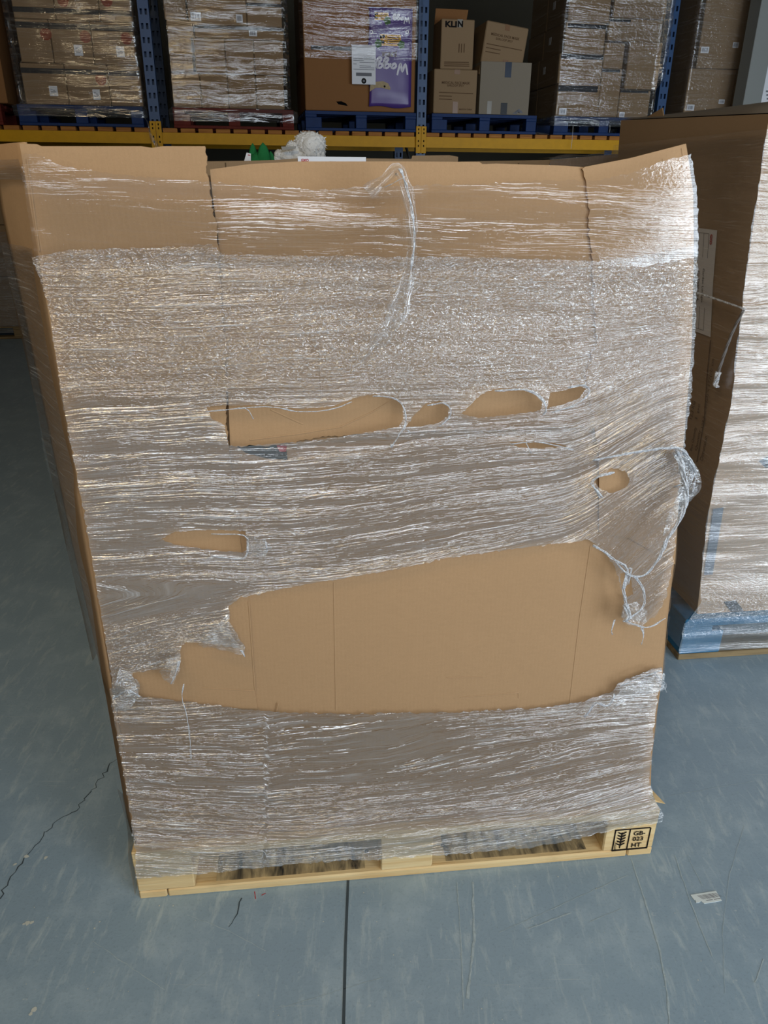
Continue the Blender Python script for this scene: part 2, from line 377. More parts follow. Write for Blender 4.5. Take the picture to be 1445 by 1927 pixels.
strip('crack', [(455, 1690), (440, 1730), (430, 1745)], .003, GROOVE, jit=.002)
fl = MB()
for u, v, r in [(52, 1737, .006), (60, 1736, .004), (45, 1739, .003), (50, 1612, .006), (28, 1627, .004), (86, 1614, .005), (65, 1900, .005), (58, 1908, .004), (178, 1747, .002), (300, 1705, .0016), (326, 1705, .0016), (188, 1735, .002), (970, 1668, .0016), (1050, 1650, .0016)] + \
        [(random.uniform(0, 1445), random.uniform(1650, 1990), random.uniform(.0006, .0014)) for _ in range(90)]:
    x, y = floor_px(u, v); n = 7; ph = random.random()*6
    fl.add([(x+r*random.uniform(.6, 1.3)*math.cos(ph+k*2*math.pi/n), y+r*random.uniform(.6, 1.3)*math.sin(ph+k*2*math.pi/n), .0007) for k in range(n)], [tuple(range(n))])
fl.build('paint_flecks', CHIP, floor, kind='stuff')
for pts in ([(479, 1678), (481, 1692)], [(492, 1685), (500, 1681)]): strip('red_scuff', pts, .004, REDINK)

# ------------------------------------------------------------------ pallets
def pallet(name, label, fr, s0, b0, w, d, z, mats, group=None, hgt=.145, nails=False):
    z = z+.0012
    """deck boards (run across s), stringers (run back), nine blocks, bottom boards; front edge at b0"""
    t = thing(name, label, 'pallet', fr, (s0, b0, z), group); md, mb_, ml = mats
    bt = .022; bl = .078*hgt/.145; zb = bt; zt = zb+bl
    bw = .1
    for j, y in enumerate((0, (d-bw)/2, d-bw)):                      # bottom boards along s
        bevel_box('bottom_board', 0, w, y, y+bw, 0, bt, ml, t, .002, 1)
    for i, x in enumerate((0, (w-.1)/2, w-.1)):
        for j, y in enumerate((0, (d-bw)/2, d-bw)):
            bevel_box('block', x+.001, x+.144 if i == 0 else x+.099, y+.001, y+.099, zb, zt, mb_ if (i+j) else mb_, t, .003, 1)
        bevel_box('stringer_board', x, x+.1, 0, d, zt, zt+bt, md, t, .002, 1)
    n = 6
    for k in range(n):
        y = k*(d-.1)/(n-1); bevel_box('deck_board', 0, w, y, y+.1+(.02 if k in (0, n-1) else 0)*0, zt+bt, hgt, md, t, .002, 1)
    return t
# pallet under the front load: blocks at the photo's places (left block 0-.12, centre, right), stencil on the right block
PW, PD = 1.2, 1.0
pt = thing('wooden_pallet', 'pale pine pallet with a black stencil, under the torn film-wrapped carton in front', 'pallet', LOAD, (0, 0, 0))
# front view: bottom board 0-.03, blocks .03-.10, stringer .10-.122, deck .122-.144
for y in (0, .45, .9):
    x = 0
    for wdt in ((.062, 1.0735, .062) if y == 0 else (1.2,)):
        bevel_box('bottom_board', x+.001, min(x+wdt, 1.2), y, y+.1, 0, .022, PINE, pt, .003, 1); x += wdt+.0012
for y in (0, .45, .9):
    for x0, x1 in ((0, .125), (.545, .665), (1.075, 1.2)):
        bevel_box('block', x0, x1, y+.001, y+.1, .0225, .1, PINE, pt, .003, 1)
for x0, x1 in ((0, .125), (.545, .665), (1.075, 1.2)):
    bevel_box('stringer_board', x0, x1, 0, PD, .1, .122, PINE, pt, .002, 1)
for k in range(7): bevel_box('deck_board', 0, 1.2, k*.15, k*.15+.1, .122, .144, PINE, pt, .002, 1)
for x0, x1 in ((.17, .51), (.70, 1.04)):                               # wheel grime on the bottom lead board inside the fork openings
    mesh('grime_patch', boxv(x0, x1, .012, .098, .0215, .0224), BOXF, PINED, pt)['label'] = 'black wheel grime on the bottom board'
st = MB()
x0, z0 = 1.098, .022; wq, hq = .086, .066
for a in ((x0, z0, x0+wq, z0+.0025), (x0, z0+hq, x0+wq, z0+hq+.0025), (x0, z0, x0+.0025, z0+hq), (x0+wq, z0, x0+wq+.0025, z0+hq), (x0+.036, z0, x0+.0385, z0+hq)):
    st.box(a[0], a[2], -.0006, .002, a[1], a[3])
for q, zz in (('GB-', .046), ('023', .028), ('HT', .008)): lettering(q, (x0+.047, -.0008, z0+zz), (1, 0, 0), (0, 0, 1), INK, None, height=.0135, bold=.02, mb=st)
lettering('IPPC', (x0+.010, -.0008, z0+.006), (0, 0, 1), (-1, 0, 0), INK, None, width=.026, height=.006, mb=st)
st.box(x0+.0175, x0+.0195, -.0008, .001, z0+.008, z0+.058)            # wheat ear of the stencil
for k in range(5):
    for sg in (-1, 1): st.quad((x0+.0185, -.0008, z0+.016+k*.009), (x0+.0185+sg*.010, -.0008, z0+.022+k*.009), (x0+.0185+sg*.010, -.0008, z0+.026+k*.009), (x0+.0185, -.0008, z0+.021+k*.009))
st.build('stencil_mark', INK, pt)['label'] = 'black heat treatment stencil on the right block'
for sx, bz in ((.05, .02), (.09, .012)): mesh('nail_head', [(1.06+sx+.005*math.cos(a), .03+bz+.005*math.sin(a), .1445) for a in np.arange(0, 6.28, .8)], [tuple(range(8))], DARK, pt)
for sx in (.515, .695): mesh('nail_head', [(sx+.006*math.cos(a), .0345, .050+.006*math.sin(a)) for a in np.arange(0, 6.28, .8)], [tuple(range(8))], DARK, pt)
mesh('wood_splinter', [(1.2, .03, .144), (1.222, .02, .139), (1.2, .09, .143), (1.2, .03, .138)], [(0, 1, 2), (0, 3, 1)], PINE, pt)

# ------------------------------------------------------------------ the big carton
FB = .022                                                             # carton front plane, behind the pallet's front
def PF(u, v, b=FB): return LOAD.px(u, v, b)
carton = thing('cardboard_carton', 'huge torn brown carton standing on the front pine pallet', 'carton', LOAD, (0, 0, 0))
EL = [(44, 272), (258, 1600)]                                          # front left edge in the photo
def edge_x(v): return 44 + (v-272)*(258-44)/(1600-272)
ZB = .146
def sheet_panel(name, outline, b0, thick, cell=.03, jit=0.0, label=None, boff=None, mat=CB, edge_jit_pts=None):
    """a corrugated sheet: front at b0 (plus boff(px,py)), given by its outline in the photo; real thickness"""
    out = densify(outline, 7, 0); out = np.array([PF(*p) for p in out])
    if jit: out = out + RNG.normal(0, jit, out.shape)
    V, T = cdt(out, [], cell); n = len(V)
    dz = np.zeros(n) if boff is None else boff(V[:, 0], V[:, 1])
    warp = .004*vnoise(V[:, 0]*3, V[:, 1]*2.3, 5)
    front = np.stack([V[:, 0], b0+dz+warp, np.maximum(V[:, 1], ZB)], 1); back = front + np.array([0, thick, 0])
    from collections import Counter
    ed = Counter(); 
    for a, b_, c in T:
        for e in ((a, b_), (b_, c), (c, a)): ed[tuple(sorted(e))] += 1
    dirs = {}
    for a, b_, c in T:
        for e in ((a, b_), (b_, c), (c, a)): dirs[tuple(sorted(e))] = e
    fs = [(a, b_, c) for a, b_, c in T] + [(c+n, b_+n, a+n) for a, b_, c in T] + [(dirs[e][1], dirs[e][0], dirs[e][0]+n, dirs[e][1]+n) for e, k in ed.items() if k == 1]
    o = mesh(name, np.vstack([front, back]), fs, mat, carton)
    bm = bmesh.new(); bm.from_mesh(o.data); bmesh.ops.recalc_face_normals(bm, faces=bm.faces[:])
    for f in bm.faces: f.smooth = abs(f.normal.y) > .5
    for e in bm.edges: e.smooth = len(e.link_faces) == 2 and e.calc_face_angle(0) < .7
    bm.to_mesh(o.data); bm.free()
    if label: o['label'] = label
    return o
right_edge = [(1285, 273), (1292, 320), (1298, 365), (1300, 480), (1296, 640), (1284, 800), (1277, 900), (1268, 1060), (1254, 1180), (1246, 1275), (1236, 1340), (1226, 1430), (1224, 1496)]
front_out = [(edge_x(330), 330), (420, 330), (700, 320), (1100, 330)] + [(u-3, v) for u, v in right_edge[1:]] + [(1224, 1512), (1000, 1535), (600, 1570), (258, 1598)]
sheet_panel('front_panel', front_out, FB, .005, .03)
torn = [(388, 276), (392, 300), (390, 318), (396, 345), (399, 370), (402, 400), (411, 420), (410, 440), (415, 470), (413, 500), (417, 540), (421, 580), (422, 610), (427, 650), (426, 690), (430, 720), (428, 750), (427, 790), (431, 833)]
torn = [tuple(p) for p in densify(torn, 5, 1.3, closed=False)]
ztap = PF(500, 1000)[1]; zt2 = PF(500, 700)[1]
tap = lambda s, z: np.interp(z, [ztap, zt2], [.0145, .0])
sheet_panel('left_sheet', [(44, 271), (75, 272), (84, 276), (270, 276), (290, 279), (310, 276)] + torn + [(445, 960), (468, 1125), (480, 1297), (485, 1330), (220, 1330)], FB-.018, .005, .03, boff=tap, label='taller left cardboard sheet with torn right edge')
cbot = [tuple(p) for p in densify([(1122, 800), (1000, 806), (850, 808), (700, 812), (600, 820), (558, 827), (556, 833), (540, 829), (500, 836), (470, 833), (455, 838), (434, 836)], 6, 1.0, closed=False)]
sheet_panel('centre_sheet', [(396, 319), (470, 309), (560, 304), (760, 304), (900, 305), (905, 309), (930, 308), (1060, 312), (1110, 316)] + [(1120, 500), (1125, 700)] + cbot + [(431, 760), (422, 600), (412, 450), (400, 360)], FB-.009, .005, .03, label='low centre cardboard sheet with torn bottom edge')
rt_torn = [tuple(p) for p in densify([(1096, 700), (1118, 640), (1112, 560), (1110, 500), (1106, 460), (1102, 420), (1105, 395), (1100, 370), (1098, 345), (1090, 318)], 6, 1.6, closed=False)]
sheet_panel('right_sheet', rt_torn + [(1096, 314), (1180, 298), (1284, 271)] + right_edge[1:8] + [(1180, 1010), (1125, 1000), (1124, 850)], FB-.0135, .005, .03, boff=lambda s, z: np.interp(z, [ztap, zt2], [.0105, .0]), label='slanting right cardboard sheet with torn left edge')
# left side: a bulged strip, then the side proper; right side and back
ridge_px = [(-14, 272), (0, 388), (20, 480), (55, 640), (85, 780), (130, 1000), (165, 1150), (198, 1300), (226, 1460), (251, 1598)]
RB = .14
L_edge = []; L_ridge = []
for v in np.linspace(274, 1596, 40):
    L_edge.append((*PF(edge_x(v), v, FB-.018 if v < 900 else FB)[:1], np.interp(v, [700, 1000], [FB-.016, FB-.002]), PF(edge_x(v), v)[1]))
    u = np.interp(v, [p[1] for p in ridge_px], [p[0] for p in ridge_px]); s, z = LOAD.px(u, v, RB); L_ridge.append((s, RB, z))
Lf = np.array(L_edge); Lr = np.array(L_ridge); m = len(Lf)
zz = Lf[:, 2]
Lr_at = np.stack([np.interp(zz[::-1], Lr[::-1, 2], Lr[::-1, 0])[::-1], np.full(m, RB), zz], 1)
def LS(w, z):
    f = np.array([np.interp(z, zz[::-1], Lf[::-1, 0]), np.interp(z, zz[::-1], Lf[::-1, 1])]); r = np.array([np.interp(z, zz[::-1], Lr_at[::-1, 0]), RB]); return f+(r-f)*w
b = MB(); rows = []
zs = np.concatenate([[ZB], np.linspace(.2, zz.max()+.004, 30)]); NS = 6; g = []
for z in zs:
    for j in range(NS+1):
        p = LS(j/NS, z); g.append((p[0]-.004*math.sin(math.pi*j/NS), p[1], z))
fs = [(i*(NS+1)+j+1, i*(NS+1)+j, (i+1)*(NS+1)+j, (i+1)*(NS+1)+j+1) for i in range(len(zs)-1) for j in range(NS)]
o = mesh('left_bulge', g, fs, CB, carton, smooth=True)
md = o.modifiers.new('thickness', 'SOLIDIFY'); md.thickness = .005; md.offset = -1
o['label'] = 'bulged left corner panel'
b = MB(); ztop = zz.max()
rb = [(LS(1, z)[0], RB, z) for z in (ZB, .5, 1.0, ztop)]
bk = [(.03, .96, z) for z in (ZB, .5, 1.0, 1.36)]
b.add(rb+bk, [(i, i+1, i+5, i+4) for i in range(3)]); o = b.build('left_panel', CB, carton); o.modifiers.new('thickness', 'SOLIDIFY').thickness = .005
re_ = [(*PF(u-4, v)[:1], FB, max(ZB, PF(u, v)[1])) for u, v in right_edge]
b = MB(); b.add(re_ + [(s-.01, .96, z*.86 if z > 1.2 else z) for s, _, z in re_], [(i, i+len(re_), i+len(re_)+1, i+1) for i in range(len(re_)-1)]); o = b.build('right_panel', CB, carton); o.modifiers.new('thickness', 'SOLIDIFY').thickness = .005
mesh('back_panel', boxv(.03, 1.0, .955, .96, ZB, 1.30), BOXF, CB, carton)
# printed black and red picture on the inner box that peeps out under the torn centre sheet
def px_poly(name, pts, b, mat, parent, thick=.0015):
    P = [PF(*p, b) for p in pts]; n = len(P)
    return mesh(name, [(s, b, z) for s, z in P]+[(s, b+thick, z) for s, z in P], [tuple(range(n))[::-1], tuple(range(n, 2*n))]+[(i, (i+1) % n, n+(i+1) % n, n+i) for i in range(n)], mat, parent)
px_poly('black_print', [(436, 832), (500, 836), (538, 838), (541, 866), (500, 862), (462, 852)], FB-.004, INK, carton)['label'] = 'black print under the torn sheet'
px_poly('red_print', [(520, 838), (540, 839), (538, 850), (526, 850)], FB-.006, REDINK, carton, .001)
CREASE = plain('cardboard_crease', C3(150, 112, 72), .8, .2)
for pts in ([(468, 1128), (480, 1297)], [(628, 1095), (632, 1335)], [(1110, 1025), (1090, 1160), (1070, 1330)], [(380, 1292), (480, 1297)], [(840, 1274), (908, 1273)], [(866, 1311), (975, 1302), (975, 1312)], [(524, 1320), (520, 1338)], [(1240, 300), (1298, 365)], [(1276, 280), (1284, 330), (1284, 480)], [(600, 650), (604, 748)], [(471, 824), (560, 813), (640, 800), (700, 772), (739, 748)], [(510, 768), (570, 795)], [(58, 300), (80, 470)]):
    P = densify([PF(*p) for p in pts], .02, 0, closed=False); bb = FB-.0002 if pts[0][1] > 900 else FB-.019
    if pts[0][0] in (600,): bb = FB-.0100
    if pts[0][0] in (471, 510, 922, 561): bb = FB-.0092
    if pts[0][0] > 1200: bb = FB-.0136
    wv = .0013; vs = []; fs = []
    T = np.gradient(P, axis=0); T /= np.linalg.norm(T, axis=1)[:, None]; N = np.stack([-T[:, 1], T[:, 0]], 1)
    for p, nn in zip(P, N):
        warp = float(.004*vnoise(np.array([p[0]*3]), np.array([p[1]*2.3]), 5)[0])
        if pts[0][1] > 900 and p[0] < .36: warp += -.0035
        for k, off in ((-1, -.0002), (0, -.0010), (1, -.0002)): q = p+nn*wv*k; vs.append((q[0], bb+warp+off, q[1]))
    for i in range(len(P)-1):
        for j in (0, 1): fs.append((3*i+j, 3*i+j+1, 3*i+j+4, 3*i+j+3))
    mesh('crease', vs, fs, CB, carton, smooth=True)

# ------------------------------------------------------------------ stretch film
def set_attrs(o, uv, dens, milk, crk):
    me = o.data
    for nm, a in (('dens', dens), ('milk', milk), ('crk', crk)):
        at = me.attributes.new(nm, 'FLOAT', 'POINT'); at.data.foreach_set('value', np.ascontiguousarray(a, dtype=np.float32))
    idx = np.zeros(len(me.loops), int); me.loops.foreach_get('vertex_index', idx)
    l = me.uv_layers.new(name='UVMap'); l.data.foreach_set('uv', np.ascontiguousarray(uv[idx].ravel(), dtype=np.float32))
film = thing('stretch_film', 'torn clear stretch film wrapped round the big front carton', 'stretch film', LOAD, (0, 0, 0))
FO = .012                                                              # film stands this far off the sheets
def film_base(s, z):
    """depth of the film: over the sheets above, the carton face below, out over the pallet at the foot"""
    base = np.interp(z, [.0, .125, .150, .24, .5, .85, 1.15, 1.6], [-.006, -.006, -.004, FB-.012, FB-.012, FB-.014, FB-.034, FB-.034])
    return base
bi = np.vectorize(lambda u, v: PF(u, v, FB-.02), otypes=[float, float])
def px_of(s, z):
    """back to photo pixels, only to look up the zone of film a point lies in"""
    P = LOAD.o + np.outer(s, LOAD.t) + LOAD.k*(FB-.02) + np.outer(z, [0, 0, 1.0]) - CAM
    w = P @ _fw; return CX+F*(P @ _rt)/w, CY-F*(P @ _up)/w
def film_sheet(name, outline, holes, zone, cell=.0085, jit=1.2, off=0.0, amp=1.0, label=None, mat=FILM):
    o_ = np.array([PF(*p, FB-.02) for p in densify(outline, 6, jit)]); hs = [np.array([PF(*p, FB-.02) for p in densify(h, 5, jit*.6)]) for h in holes]
    V, T = cdt(o_, hs, cell); s, z = V[:, 0], V[:, 1]; u, v = px_of(s, z)
    dens, milk, crk, sag = zone(u, v, s, z); across = z + sag
    y = film_base(s, z) + off
    y = y - amp*(.0028*(vnoise(s*5, across*42, 21)) + .0018*dens*vnoise(s*11, across*95, 22) + .0012*crk*vnoise(s*60, z*70, 23))
    o = mesh(name, np.stack([s, y, z], 1), T, mat, film, smooth=True)
    bm = bmesh.new(); bm.from_mesh(o.data)
    for f in bm.faces:
        if f.normal.y > 0: f.normal_flip()
    bm.to_mesh(o.data); bm.free()
    set_attrs(o, np.stack([s, across], 1), dens, milk, crk)
    if label: o['label'] = label
    return o
sst = lambda x, a, b: (lambda t: t*t*(3-2*t))(np.clip((x-a)/(b-a), 0, 1))
def zone_top(u, v, s, z):
    d = .10+.06*(u > 400)+.22*np.exp(-((v-(338+np.clip(u-60, 0, 600)*.035))/12)**2)*(u < 800)+.28*np.exp(-((v-435)/22)**2)*sst(u, 330, 480)*(1-sst(u, 800, 1000))+.2*sst(u, 1095, 1120)*np.exp(-((v-415)/30)**2); m = .10+.35*np.exp(-((v-350)/18)**2)*(u < 800)
    return np.clip(d, 0, 1), m, .05+.0*u, .03*(s-.5)*sst(v, 250, 420)
def zone_main(u, v, s, z):
    up = 1-sst(v, 690, 790)
    d = .75*up + .95*(1-up); m = .50*up+.62*(1-up)
    cream = sst(v, 760, 860)*(1-sst(u, 470, 640)); m = m+.75*cream
    fan = sst(v, 1090, 1130)*(u < 520); d = d+.05*fan; m = m-.30*fan
    rag = np.exp(-((v-482)/12)**2); c = .95*up*(.35+.65*np.clip(.5+.9*vnoise(s*4, z*9, 31), 0, 1)) + .5*rag + .12
    loose = sst(u, 1080, 1160)*sst(v, 880, 980); d = d-.25*loose; m = m-.15*loose; c = c+.15*loose
    c = c + .8*sst(v, 1150, 1220)*(u < 520)
    slope = .02 + .13*sst(v, 740, 1000)*sst(u, 300, 800) + .22*sst(v, 560, 860)*sst(u, 1050, 1280)
    sag = -(s-.55)*slope - .18*np.clip(s-.85, 0, 1)**1.3*sst(v, 560, 700)
    sag = sag - fan*.22*(s-.3)
    return np.clip(d, 0, 1.3), np.clip(m, 0, 1), np.clip(c, 0, 1), sag
def zone_bot(u, v, s, z):
    d = 1.15+.35*sst(v, 1450, 1560)+.3*vnoise(s*3, z*12, 33); m = .30+.30*sst(v, 1380, 1600)
    rag = np.exp(-((v-1335)/14)**2); c = .10+.35*rag
    sag = .06*(1-((s-.62)/.6)**2)*sst(v, 1330, 1500) - .05*(s-.6)*sst(v, 1300, 1420)*(u > 500)
    low = sst(v, 1570-(u-256)*.1, 1625-(u-256)*.1); m = m+.45*low+.3*np.exp(-((u-235)/45)**2)*sst(v, 1430, 1500); d = d+.1*low
    return np.clip(d, .3, 1.7), np.clip(m, 0, 1), c, sag
top_out = [(46, 292), (75, 289), (120, 311), (200, 325), (300, 335), (380, 341), (450, 346), (520, 352), (600, 357), (680, 352), (740, 350), (900, 346), (1000, 339), (1110, 340), (1180, 325), (1250, 300), (1290, 290), (1301, 370), (1303, 480), (1200, 500), (1000, 503), (800, 505), (600, 500), (400, 492), (200, 488), (74, 490)]
film_sheet('top_film', top_out, [], zone_top, cell=.011, off=-.004, label='loose clear film band across the top')
H1 = [(390, 762), (425, 760), (500, 758), (560, 765), (620, 762), (640, 755), (665, 745), (700, 738), (738, 741), (757, 760), (757, 785), (749, 800), (640, 818), (560, 829), (480, 836), (432, 836), (424, 797), (400, 785)]
H2 = [(763, 800), (775, 780), (800, 755), (825, 750), (842, 760), (840, 780), (822, 793), (790, 800)]
H3 = [(866, 775), (900, 740), (925, 728), (960, 727), (1000, 735), (1015, 752), (1012, 768), (960, 776), (900, 783)]
H4 = [(1025, 765), (1030, 735), (1060, 730), (1085, 722), (1097, 728), (1085, 745), (1060, 755)]
H5 = [(955, 828), (1000, 826), (1040, 830), (1066, 838), (1020, 841), (975, 840)]
H6 = [(1115, 905), (1130, 895), (1150, 880), (1175, 885), (1183, 900), (1180, 915), (1168, 923), (1150, 927), (1130, 920)]
H7 = [(302, 1018), (330, 1000), (400, 998), (462, 1002), (463, 1038), (455, 1042), (400, 1038), (340, 1030)]
H8 = [(1168, 1082), (1180, 1078), (1190, 1095), (1194, 1122), (1180, 1126), (1172, 1105)]
main_out = [(66, 482), (140, 468), (300, 465), (400, 458), (420, 478), (600, 480), (850, 482), (1000, 485), (1100, 490), (1200, 480), (1301, 460), (1304, 480), (1300, 640), (1290, 780), (1284, 860), (1280, 930), (1276, 1010), (1266, 1080), (1256, 1130), (1240, 1160), (1218, 1178), (1195, 1172), (1172, 1165), (1176, 1130), (1166, 1095), (1160, 1072), (1136, 1036), (1110, 1018),
            (1000, 1032), (860, 1050), (720, 1078), (600, 1098), (480, 1122), (449, 1129), (429, 1146), (431, 1176), (447, 1200), (461, 1222), (459, 1232), (449, 1224), (379, 1212), (349, 1212), (339, 1226), (339, 1249), (326, 1282), (319, 1280), (323, 1262), (293, 1266), (243, 1272), (260, 1289), (261, 1305), (256, 1316), (209, 1318)]
main_out += [(edge_x(v)+2, v) for v in range(1280, 500, -60)]
film_sheet('main_film', main_out, [H1, H2, H3, H4, H5, H6, H7, H8], zone_main, label='wrinkled dense film round the middle')
bot_out = [(206, 1296), (235, 1298), (262, 1312), (350, 1325), (450, 1338), (560, 1345), (650, 1348), (760, 1345), (880, 1345), (1000, 1338), (1100, 1325), (1155, 1305), (1165, 1290), (1200, 1275), (1248, 1258), (1248, 1280), (1241, 1310), (1231, 1390), (1224, 1480), (1230, 1500), (1245, 1526), (1243, 1542), (1180, 1552), (1000, 1590), (850, 1603), (700, 1610), (560, 1618), (450, 1628), (380, 1638), (256, 1650), (256, 1602), (248, 1560), (235, 1480), (220, 1400)]
film_sheet('foot_film', bot_out, [], zone_bot, off=-.001, label='film skirt stretched down over the pallet edge')
# film round the left bulge and the hidden sides
def grid_film(name, rows, cols, fn, dens, milk, crk, parent, mat=FILM, uvs=(1, 1), label=None):
    V = [fn(i/rows, j/cols) for i in range(rows+1) for j in range(cols+1)]; n = cols+1
    fs = [(i*n+j, i*n+j+1, (i+1)*n+j+1, (i+1)*n+j) for i in range(rows) for j in range(cols)]
    o = mesh(name, V, fs, mat, parent, smooth=True); N = len(V)
    uv = np.array([(j/cols*uvs[0], i/rows*uvs[1]) for i in range(rows+1) for j in range(cols+1)])
    full = lambda a: (np.full(N, a) if np.isscalar(a) else a)
    set_attrs(o, uv, full(dens), full(milk), full(crk))
    if label: o['label'] = label
    return o
zl0, zl1 = PF(74, 482)[1], PF(209, 1318)[1]
def lf(z0, z1):
    def f(i, j):
        z = z0+(z1-z0)*i; p = LS(j*1.03, z); d = .010+.004*vnoise(np.array([z*9.]), np.array([j*3.]), 7)[0]
        return (p[0]-d, p[1]-d*.4, z)
    return f
grid_film('side_film', 60, 10, lf(zl0+.012, zl1), .55, .35, .25, film, uvs=(.15, .9), label='film over the bulged left corner')
grid_film('side_film', 14, 10, lf(PF(46, 300)[1], PF(46, 338)[1]), .5, .35, .2, film, uvs=(.15, .1))
def foot_left(i, j):
    z = .56-(.56-.02)*i; p = LS(j, max(z, .16)); x = np.interp(z, [.02, .13, .2, .56], [-.006, -.006, p[0]-.010, p[0]-.010]); y = np.interp(z, [.02, .13, .2, .56], [j*RB-.006, j*RB-.006, p[1]-.004, p[1]-.004])
    return (x, y, z)
grid_film('side_film', 30, 8, foot_left, .7, .4, .15, film, uvs=(.15, .6))
def left_far(i, j):
    z = 1.4-(1.4-.55)*i; p = LS(1, z); q = (p[0]+(.03-p[0])*j, RB+(.96-RB)*j); return (q[0]-.012, q[1], z)
grid_film('side_film', 30, 20, left_far, .7, .4, .2, film, uvs=(.85, .9))
def right_far(i, j):
    z = 1.4-(1.4-.30)*i; s = np.interp(z, [q[2] for q in re_[::-1]], [q[0] for q in re_[::-1]]); w = .006*vnoise(np.array([z*26.]), np.array([0.5]), 9)[0]
    return (s-.03*j+.005+w*(1-j)*(z < 1.0), FB-.004+.95*j, z)
grid_film('side_film', 60, 24, right_far, .7, .45, .25, film, uvs=(.95, 1.1))
# twisted strands, rims of the holes
def strand(pts, r0, r1=None, b=-.016, n=2, wob=1.5, depth=None, name='film_strand'):
    P2 = smooth_path(pts, 7); m = len(P2); r1 = r0 if r1 is None else r1; px = 1/1040.0; mb = MB()
    for k in range(n):
        ph = k*2*math.pi/n; V = []
        for i, p in enumerate(P2):
            rr = (r0+(r1-r0)*i/m); q = PF(p[0]+wob*rr*.35*math.cos(i*.55+ph)+RNG.normal(0, .25), p[1]+wob*rr*.35*math.sin(i*.55+ph)+RNG.normal(0, .25), FB-.03)
            d = b + (np.interp(i/m, *depth) if depth else 0) + rr*px*.5*math.sin(i*.55+ph)
            V.append((q[0], d, q[1]))
        vs, fs = tube(V, [max(.0006, px*(r0+(r1-r0)*i/m)*(.46 if n > 1 else .6)*(1+.35*math.sin(i*1.7+k))) for i in range(m)], 6, .7, .3); mb.add(vs, fs)
    return mb.build(name, STRAND, film, smooth=True)
strand([(700, 738), (720, 738), (745, 745), (757, 762), (759, 790), (748, 808), (735, 830)], 2.2, 2.0, -.034)
strand([(735, 826), (732, 832)], 3, 3, -.034)
strand([(800, 755), (830, 751), (843, 763), (838, 780), (822, 793)], 2.0, 1.6, -.034)
strand([(763, 800), (768, 806)], 1.6, 1.4, -.034)
strand([(925, 728), (980, 726), (1008, 740), (1019, 760), (1014, 772)], 2.5, 3.2, -.034)
strand([(1060, 722), (1088, 718), (1100, 728), (1090, 742), (1068, 756), (1030, 768)], 2.8, 1.8, -.034)
strand([(955, 828), (1000, 824), (1045, 832), (1070, 839)], 1.8, 1.6, -.03)
strand([(983, 826), (993, 845)], 1.2, 1.0, -.03)
strand([(1147, 882), (1118, 890), (1107, 902), (1115, 916), (1125, 930)], 3.6, 4.2, -.026)
strand([(400, 998), (460, 1001), (467, 1018), (463, 1040), (448, 1045), (400, 1040)], 1.6, 1.8, -.022)
strand([(500, 1012), (503, 1030), (498, 1040)], 1.6, 1.2, -.022)
strand([(460, 758), (470, 765), (478, 780)], 1.4, .8, -.034)
strand([(390, 766), (500, 757), (562, 766), (622, 762), (660, 748)], 1.4, 1.4, -.034)
strand([(1108, 858), (1180, 842), (1255, 831), (1280, 850), (1298, 880)], 3.0, 4.0, -.03, 3, depth=([0, .7, 1], [0, -.012, .0]))
strand([(1262, 840), (1272, 880), (1276, 920), (1262, 965), (1240, 1000), (1225, 1035), (1205, 1065), (1185, 1072), (1165, 1064), (1150, 1046)], 7.0, 2.0, -.03, 3, depth=([0, .3, .6, 1], [0, -.012, -.012, 0]))
for k in range(9):
    a = random.uniform(-5, 5); strand([(1270+a, 842+a*.6), (1290+a, 862+random.uniform(-6, 6)), (1299+random.uniform(-5, 4), 888+random.uniform(-9, 9)), (1288+random.uniform(-6, 6), 915+random.uniform(-6, 6)), (1274+a, 922+random.uniform(-8, 14))], 2.0, 1.6, -.018+random.uniform(-.02, .02), 2)
strand([(1110, 1018), (1132, 1032), (1150, 1046), (1168, 1055), (1174, 1075), (1166, 1100), (1172, 1130)], 3.0, 4.0, -.026, 3)
strand([(1170, 1128), (1176, 1150), (1168, 1160)], 6.0, 4.5, -.026, 3)
strand([(1166, 1098), (1170, 1066), (1180, 1060), (1174, 1090)], 3.0, 2.4, -.028)
strand([(1186, 1075), (1200, 1095), (1206, 1120), (1196, 1140), (1172, 1158)], 3.2, 2.4, -.026, 3)
strand([(1170, 1160), (1190, 1168), (1215, 1172), (1245, 1155)], 3.4, 2.0, -.024, 2)
strand([(1152, 1160), (1146, 1180), (1148, 1188)], 2.0, 1.2, -.02)
strand([(1203, 1176), (1206, 1190), (1202, 1206)], 3.0, 1.0, -.02)
strand([(1155, 1306), (1150, 1322), (1140, 1328), (1120, 1322), (1110, 1336), (1100, 1349)], 3.4, 3.8, -.008, 3)
strand([(1168, 1292), (1200, 1278), (1246, 1262)], 2.6, 2.4, -.006, 3)
for k in range(5): strand([(1232+k*2, 1268+k*7), (1246+k*2, 1282+k*5), (1250+random.uniform(0, 8), 1300+random.uniform(-12, 14))], 1.4, .8, .0, 1)
strand([(338, 1240), (330, 1268), (322, 1284)], 3.0, 1.4, -.014, 2)
strand([(346, 1285), (343, 1310), (351, 1340), (357, 1380), (360, 1425)], 1.6, 1.0, -.012, 2)
strand([(455, 1222), (461, 1234)], 2.4, 1.2, -.012, 2)
strand([(212, 1316), (240, 1300), (262, 1312)], 3.0, 2.0, -.006, 3)
strand([(720, 352), (760, 332)], 1.0, 1.0, -.03, 1)
